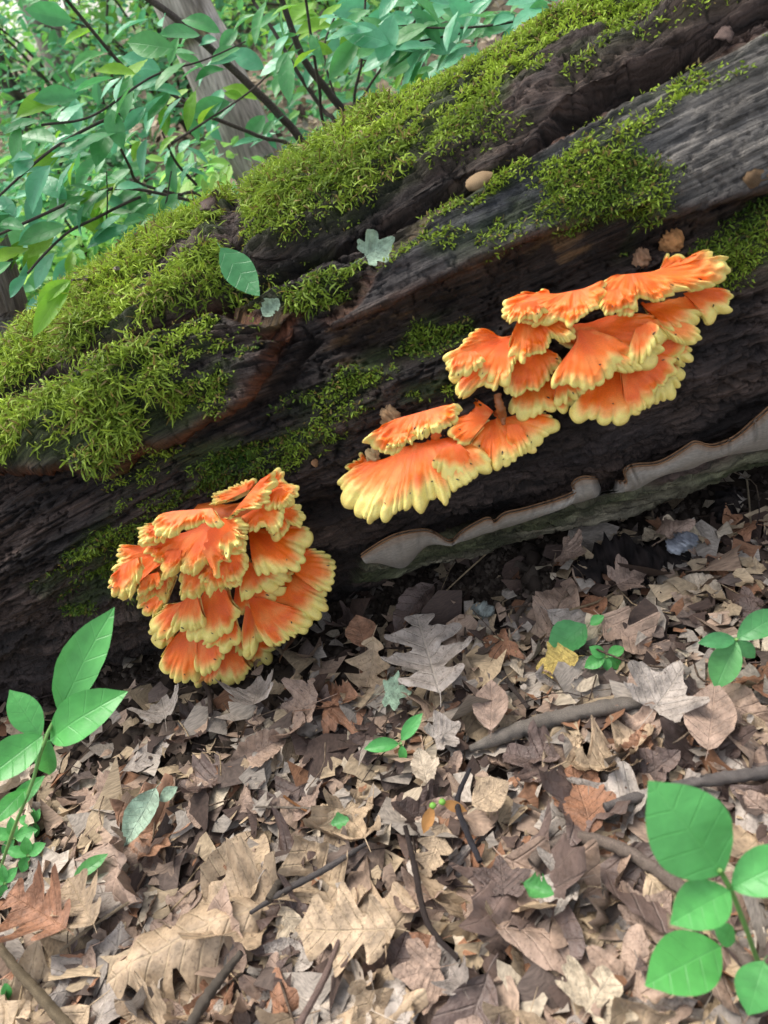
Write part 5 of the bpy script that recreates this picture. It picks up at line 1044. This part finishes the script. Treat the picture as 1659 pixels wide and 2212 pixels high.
# winged maple seed
D_ = gdist(945, 1750) - 0.055; e = empty('maple_samara', at_dist(945, 1735, D_), 'green and orange winged maple seed on the litter', 'seed')
for b, t in (((935, 1740), (915, 1800)), ((955, 1732), (1008, 1752))):
    V, F, uv = leaf_blade('oval', 61, 0.2, 0.3, 0.02, 0, 1.0); B = at_dist(*b, D_); T_ = at_dist(*t, D_ + 0.005); L = np.linalg.norm(T_ - B); x, y, z = frame(T_ - B, TOCAM(B))
    V = B + L * (V[:, :1] * x + V[:, 1:2] * y * 0.8 + V[:, 2:] * z); child('wing', make_mesh('wing', V, F, np.tile((0.55, 0.27, 0.09), (len(V), 1)), None, M_LITTER), e)
    V, F = blob(B, 0.0034, 5, (1, 1, 0.8), 0.2, 8, 10); child('seed', make_mesh('seed', V, F, np.tile((0.13, 0.30, 0.04), (len(V), 1)), None, M_STEM), e)

# ================================================================== BACKGROUND: trees
def bark_col(V, c1, c2, seed): return mixc(c1, c2, sstep(0.3, 0.7, fbm(np.arctan2(V[:, 0] - V[:, 0].mean(), V[:, 1] - V[:, 1].mean()) * 6 + V[:, 0] * 14, V[:, 2] * 4, 4, seed)))
def tree(label, pxs, Y, wpx, c1, c2, seed, name='tree'):
    P = [at_depth(x, y, Y) for x, y in pxs]; d = unit(P[0] - P[-1]); d = unit(d + ZUP * 0.2)
    lo = P[-1] - unit(P[-2] - P[-1]) * 0.0; n_ = 0
    gz = float(ground_z(lo[0], Y)); foot = np.array([lo[0] + (P[-1] - P[-2])[0] * 0.15, Y, gz - 0.05])
    D_ = np.linalg.norm(P[0] - CAM); rad = wpx / 2 / FPX * D_ * 0.97
    pts = [P[0] + d * 3.0, P[0] + d * 1.2] + P + ([foot] if lo[2] > gz + 0.05 else [])
    V, F = tube(pts, [rad * 0.6, rad * 0.9, rad, rad * 1.05, rad * 1.35], 70, 22, 0.10, seed); e = empty(name, foot, label, 'tree')
    child('trunk', make_mesh('trunk', V, F, bark_col(V, c1, c2, seed), None, M_BARK), e)
    parts = []; rr_ = np.random.default_rng(seed)
    for k in range(4):
        b = P[0] + d * (1.2 + 0.45 * k); q = unit(np.array([rr_.normal(), rr_.normal() * 0.4, 0.9])); parts.append(tube([b, b + q * 0.5, b + q * 1.1 + ZUP * 0.3], [rad * 0.35, rad * 0.25, rad * 0.1], 10, 7))
    V, F = merge(parts); child('limb', make_mesh('limb', V, F, bark_col(V, c1, c2, seed), None, M_BARK), e)
    return e
tree('big pale grey tree trunk with mossy foot behind the log', [(380, -20), (430, 80), (475, 180), (525, 290), (590, 410)], 3.3, 90, (0.20, 0.175, 0.145), (0.48, 0.43, 0.37), 1)
tree('leaning grey tree trunk far behind the leafy shrub', [(60, -20), (105, 70), (140, 165), (165, 240)], 5.4, 46, (0.16, 0.135, 0.11), (0.36, 0.32, 0.27), 2)
tree('slim dark tree trunk beyond the shrub tips', [(-5, 130), (30, 215), (58, 290), (95, 380)], 5.0, 26, (0.05, 0.045, 0.04), (0.13, 0.11, 0.095), 3)
tree('dark thin trunk behind the big pale trunk', [(315, -20), (335, 50), (355, 120)], 7.5, 38, (0.06, 0.055, 0.05), (0.14, 0.12, 0.1), 4)
tree('faint thin grey sapling beside the leaning trunk', [(145, 0), (180, 105), (205, 200)], 8.5, 14, (0.14, 0.13, 0.11), (0.26, 0.24, 0.2), 5, 'sapling')
tree('grey rough-barked tree foot at the mossy log end', [(-40, 540), (-12, 640), (15, 740)], 1.75, 90, (0.12, 0.10, 0.09), (0.26, 0.23, 0.2), 6)
tree('thin grey sapling rising behind the log crest', [(895, 60), (912, 150), (930, 260)], 3.4, 12, (0.16, 0.14, 0.12), (0.28, 0.24, 0.2), 7, 'sapling')
tree('pair-leaning thin sapling over the brown hillside', [(965, 60), (985, 130), (1005, 220)], 3.8, 10, (0.16, 0.14, 0.12), (0.28, 0.24, 0.2), 8, 'sapling')
tree('pale stem standing on the brown hillside', [(1140, -30), (1152, 0), (1172, 60)], 4.4, 16, (0.18, 0.16, 0.13), (0.3, 0.26, 0.2), 9, 'sapling')
tree('slim grey trunk between the shrub stems', [(690, 0), (730, 90), (800, 230)], 6.0, 22, (0.14, 0.13, 0.11), (0.25, 0.22, 0.18), 10)

# ================================================================== BACKGROUND: shrubs with single leaves
def shrub(name, label, stems, Y, n_leaf, leafspec, seed):
    """stems: (px list, radius in picture units, role, Y offset start, Y offset end)"""
    r = np.random.default_rng(seed); foot_px = stems[0][0][-1]; f0 = at_depth(*foot_px, Y); foot = np.array([f0[0], f0[1], float(ground_z(f0[0], f0[1]))]); e = empty(name, foot, label, 'shrub')
    curves = []; bobj = []
    for pxs, rpx, role, y0, y1 in stems:
        k = len(pxs); P = np.array([at_depth(x, y, Y + y0 + (y1 - y0) * i / (k - 1)) for i, (x, y) in enumerate(pxs)])
        Cv = catmull(P, 40); curves.append(Cv); rad = rpx / FPX * np.linalg.norm(P[k // 2] - CAM)
        PP = list(P)
        if role == 'stem': PP.append(np.array([PP[-1][0] + 0.05, PP[-1][1] + 0.03, float(ground_z(PP[-1][0], PP[-1][1])) - 0.05]))
        V, F = tube(PP, [rad * 0.6, rad * 0.9, rad], 40, 8, 0.08, seed); bobj.append(child(role, make_mesh(role, V, F, mixc((0.045, 0.035, 0.03), (0.13, 0.105, 0.09), fbm(V[:, 0] * 40, V[:, 2] * 40, 3, seed)), None, M_STICK), e))
    lens = np.array([len(c) * 1.0 for c in curves])
    for (cands, size, colrs, aim, spread, cnt, side) in leafspec:
        for i in range(cnt):
            if isinstance(cands[0], tuple):          # area in the picture: twig point inside a quad
                u, v = r.random(2); q = np.array(cands, float); pt = (q[0] * (1 - u) + q[1] * u) * (1 - v) + (q[3] * (1 - u) + q[2] * u) * v; B = at_depth(*pt, Y + r.uniform(-0.35, 0.35)); par, off = e, foot
            else:
                ci = r.choice(cands); c = curves[ci]; par, off = bobj[ci], np.zeros(3); B = c[r.integers(0, 38)] + r.normal(size=3) * 0.035
            a = math.radians(aim + r.normal() * spread); dirv = RGT * math.cos(a) + UPV * math.sin(a) + FWD * r.normal() * 0.35
            L = size * r.uniform(0.6, 1.2); cc = colrs[r.integers(0, len(colrs))]; x, y, z = frame(dirv, unit(ZUP * 0.9 + TOCAM(B) * 0.5 + r.normal(size=3) * 0.35))
            o = link('leaf', green_v[cc][r.integers(0, 5)], par); wd = r.uniform(0.72, 1.05)
            o.matrix_basis = Matrix(((x[0] * L, y[0] * L * wd, z[0] * L, B[0] - off[0]), (x[1] * L, y[1] * L * wd, z[1] * L, B[1] - off[1]), (x[2] * L, y[2] * L * wd, z[2] * L, B[2] - off[2]), (0, 0, 0, 1)))
    return e
G3 = ('green', 'teal', 'green', 'teal', 'lime')
shrub('spicebush', 'leafy shrub with long arching dark branches behind the log', [
    ([(310, -10), (380, 40), (465, 115), (540, 185), (600, 245), (668, 335)], 9, 'stem', 0, 0.1), ([(140, -5), (190, 55), (240, 115), (280, 155), (350, 190), (440, 245), (560, 295), (655, 345)], 4.5, 'stem', -0.2, 0.1),
    ([(-20, 440), (90, 340), (165, 290), (250, 250), (320, 232), (400, 228)], 3, 'branch', -0.5, -0.1), ([(-20, 515), (90, 465), (145, 440), (210, 415), (290, 408), (450, 442)], 3.6, 'branch', -0.5, -0.1),
    ([(60, 590), (100, 545), (150, 500), (210, 470), (280, 435), (325, 418)], 3, 'branch', -0.6, -0.1), ([(235, 270), (260, 320), (280, 360), (300, 395), (380, 420), (450, 445)], 3.8, 'stem', -0.3, 0), ([(350, 285), (380, 350), (425, 400)], 3, 'branch', 0, 0),
    ([(370, 370), (355, 450), (320, 520), (300, 545)], 2, 'twig', -0.3, -0.3), ([(230, 370), (232, 440), (228, 500)], 1.6, 'twig', -0.3, -0.3), ([(530, 90), (440, 130), (330, 165), (200, 250), (90, 270)], 2.2, 'branch', -0.1, -0.4), ([(660, 60), (560, 180), (440, 265), (370, 310)], 2.2, 'twig', 0, -0.2)],
    2.05, 0, [
        ([2, 3, 4, 9], 0.085, G3, 215, 30, 85, 0), ([0, 1, 5, 6, 7, 8, 10], 0.075, G3, 215, 36, 50, 0),
        ([(150, 40), (560, 20), (640, 230), (300, 330)], 0.085, G3, 215, 32, 34, 0), ([(0, 250), (200, 200), (260, 430), (0, 520)], 0.09, G3, 225, 32, 22, 0),
        ([(0, 520), (130, 470), (220, 560), (0, 640)], 0.095, ('teal', 'green', 'lime'), 230, 28, 12, 0)], 11)
shrub('spicebush', 'many-stemmed shrub rising just behind the mossy crest', [
    ([(605, -10), (655, 125), (710, 200), (768, 292)], 9, 'stem', 0, 0), ([(545, 0), (590, 65), (645, 160), (700, 240), (742, 296)], 5, 'stem', 0.1, 0), ([(660, -5), (675, 100), (690, 190), (712, 305)], 4, 'stem', -0.1, 0),
    ([(790, -10), (782, 125), (775, 285)], 3.6, 'stem', 0, 0), ([(900, 40), (860, 100), (790, 200), (768, 290)], 3.2, 'stem', -0.1, 0), ([(740, 0), (700, 110), (735, 240), (760, 300)], 3, 'stem', 0.15, 0),
    ([(830, 50), (930, 60), (1060, 55), (1240, 20)], 2.2, 'branch', -0.2, -0.3), ([(800, 110), (900, 90), (1010, 70)], 2, 'branch', -0.2, -0.2)],
    2.0, 0, [
        ([6, 7], 0.085, ('teal', 'teal', 'green'), 200, 30, 44, 0), ([(760, -20), (1080, -20), (1020, 130), (760, 130)], 0.085, ('teal', 'green', 'teal'), 205, 32, 62, 0), ([(1000, -10), (1230, -10), (1150, 60), (1000, 70)], 0.075, ('teal', 'green'), 195, 22, 22, 0),
        ([(560, 0), (780, 0), (760, 120), (620, 150)], 0.08, ('teal', 'green', 'lime'), 215, 38, 40, 0), ([(840, 150), (980, 120), (960, 180), (850, 200)], 0.06, ('lime', 'green'), 220, 35, 10, 0)], 12)
# the long leaves hanging over the log end
hd = min((log_hit(q, p)[0] - CAM) @ FWD for q, p in ((100, 690), (150, 640), (75, 725))) - 0.05
plant('hanging pair of long bright leaves over the mossy log end', [(155, 605, hd), (240, 590, hd + 0.1), (330, 520, hd + 0.4), (360, 460, 1.75)], [((150, 605, hd), (68, 728, hd), 0.62), ((150, 603, hd), (75, 660, hd), 0.75)], 'lime', hd, 'leafy_twig', 0.0012, (0.09, 0.07, 0.05))

# ================================================================== BACKGROUND: understory and far wood
def leaf_cloud(C, size, cols, seed, droop=0.3):
    r = np.random.default_rng(seed); n = len(C); L = size * r.uniform(0.6, 1.3, n)
    d = r.normal(size=(n, 3)); d[:, 2] = d[:, 2] * 0.45 - droop; d /= np.linalg.norm(d, axis=1)[:, None]
    nn = np.array([0, -0.25, 0.9]) + r.normal(size=(n, 3)) * 0.45; y = np.cross(nn, d); y /= np.linalg.norm(y, axis=1)[:, None]; z = np.cross(d, y)
    prof = np.array([(0, 0, 0), (0.3, 0.22, 0.05), (0.3, -0.22, 0.05), (0.45, 0, 0.0), (0.68, 0.2, 0.03), (0.68, -0.2, 0.03), (1, 0, -0.08)])
    V = C[:, None] + L[:, None, None] * (prof[None, :, :1] * d[:, None] + prof[None, :, 1:2] * y[:, None] + prof[None, :, 2:] * z[:, None])
    t = np.array([(0, 3, 1), (0, 2, 3), (1, 3, 4), (2, 5, 3), (3, 6, 4), (3, 5, 6)])
    F = (np.arange(n)[:, None, None] * 7 + t[None]).reshape(-1, 3)
    cl = cols[r.integers(0, len(cols), n)] * r.uniform(0.75, 1.2, (n, 1)); return V.reshape(-1, 3), F, np.repeat(cl, 7, 0)
GC = np.array([(0.09, 0.31, 0.10), (0.11, 0.34, 0.11), (0.10, 0.35, 0.17), (0.17, 0.42, 0.08), (0.08, 0.27, 0.11)])
GCY = np.array([(0.20, 0.47, 0.10), (0.28, 0.55, 0.10), (0.18, 0.46, 0.15), (0.34, 0.58, 0.12)])
def bush(label, px, Y, w_, h_, n, seed, size=0.07):
    r = np.random.default_rng(seed); c = at_depth(*px, Y); gz = float(ground_z(c[0], Y)); foot = np.array([c[0], Y, gz]); e = empty('understory_shrub', foot, label, 'shrub', None); pts = []; parts = []
    for k in range(9):
        a = r.uniform(0, 6.28); tip = foot + np.array([math.cos(a) * w_ * r.uniform(0.4, 1), math.sin(a) * w_ * r.uniform(0.3, 0.8), h_ * r.uniform(0.5, 1.0)]); midp = foot * 0.5 + tip * 0.5 + ZUP * h_ * 0.2
        parts.append(tube([foot, midp, tip], [0.012, 0.008, 0.003], 12, 5)); cv = catmull([foot, midp, tip], 30)[8:]
        m = n // 9; pts.append(cv[r.integers(0, len(cv), m)] + r.normal(size=(m, 3)) * np.array([0.16, 0.16, 0.09]) * w_ * 1.3)
    V, F = merge(parts); child('stem', make_mesh('stem', V, F, np.tile((0.07, 0.055, 0.045), (len(V), 1)), None, M_STICK), e)
    V, F, c_ = leaf_cloud(np.vstack(pts), size, GC if seed % 2 else GCY, seed); child('foliage', make_mesh('foliage', V, F, c_, None, M_FOL, False), e)
bush('green understory shrub left of the big pale trunk', (250, 330), 4.6, 0.9, 1.0, 990, 1)
bush('yellow-green understory shrub by the leaning grey trunk', (40, 200), 7.6, 1.2, 1.6, 1080, 2)
bush('low green shrub at the slim dark trunk', (60, 480), 3.2, 0.6, 0.6, 1500, 3)
bush('pale green shrub behind the many-stemmed one', (820, 150), 5.2, 1.0, 0.9, 900, 4)
bush('green shrub at the foot of the big pale trunk', (440, 330), 4.9, 0.8, 0.9, 765, 5)
bush('low yellow-green shrub beyond the hanging leaves', (200, 560), 2.6, 0.5, 0.4, 1200, 6, 0.06)
bush('low green shrub on the brown hillside', (980, 130), 5.6, 0.8, 0.5, 1200, 7)
bush('tall green shrub far behind the pale trunk', (560, 60), 7.0, 1.3, 1.6, 1170, 9)
# ground cover of seedlings on the slope, and the far wood as one mass
r = np.random.default_rng(3); n = 9000
yy = r.uniform(2.2, 9, n); xx = yy * np.tan(np.radians(r.uniform(-24, 26, n))); zz = ground_z(xx, yy) + np.abs(r.normal(0, 0.16, n)) * sstep(2, 4, yy) + 0.03
kp = fbm(xx * 0.9, yy * 0.9, 3, 14) + 0.12 * (xx < 0.3 * yy) > 0.5; V, F, c_ = leaf_cloud(np.stack([xx, yy, zz], -1)[kp], 0.075, GC, 4, 0.1)
tag(link('ground_cover', make_mesh('ground_cover', V, F, c_, None, M_FOL, False)), 'low green seedlings covering the slope behind the log', 'plants', kind='stuff')
n = 52000; yy = 7 + 26 * r.random(n) ** 1.5; az = np.radians(r.uniform(-26, 34, n)); xx = yy * np.tan(az); g_ = ground_z(xx, yy); hmax = 1.3 + 0.16 * yy
zz = g_ + r.random(n) ** 0.9 * hmax + 0.1; dens = fbm(xx * 0.45 + zz * 0.3, yy * 0.25 + zz * 0.8, 4, 24); kp = dens > 0.5
V, F, c_ = leaf_cloud(np.stack([xx, yy, zz], -1)[kp], 0.17, GCY, 6, 0.25)
tag(link('far_wood', make_mesh('far_wood', V, F, c_, None, M_FOL, False)), 'bright green mass of woodland foliage far behind', 'woodland', kind='stuff')
# litter on the slope behind
n = 6000; yy = r.uniform(1.5, 8, n); xx = r.uniform(-0.3, 0.75, n) * yy; zz = ground_z(xx, yy) + 0.02
V, F, c_ = leaf_cloud(np.stack([xx, yy, zz], -1), 0.08, pal[[0, 1, 2, 4, 5]], 8, 0.0)
tag(link('slope_litter', make_mesh('slope_litter', V, F, c_, None, M_LITTER, False)), 'brown fallen leaves on the slope behind the log', 'leaf litter', kind='stuff')
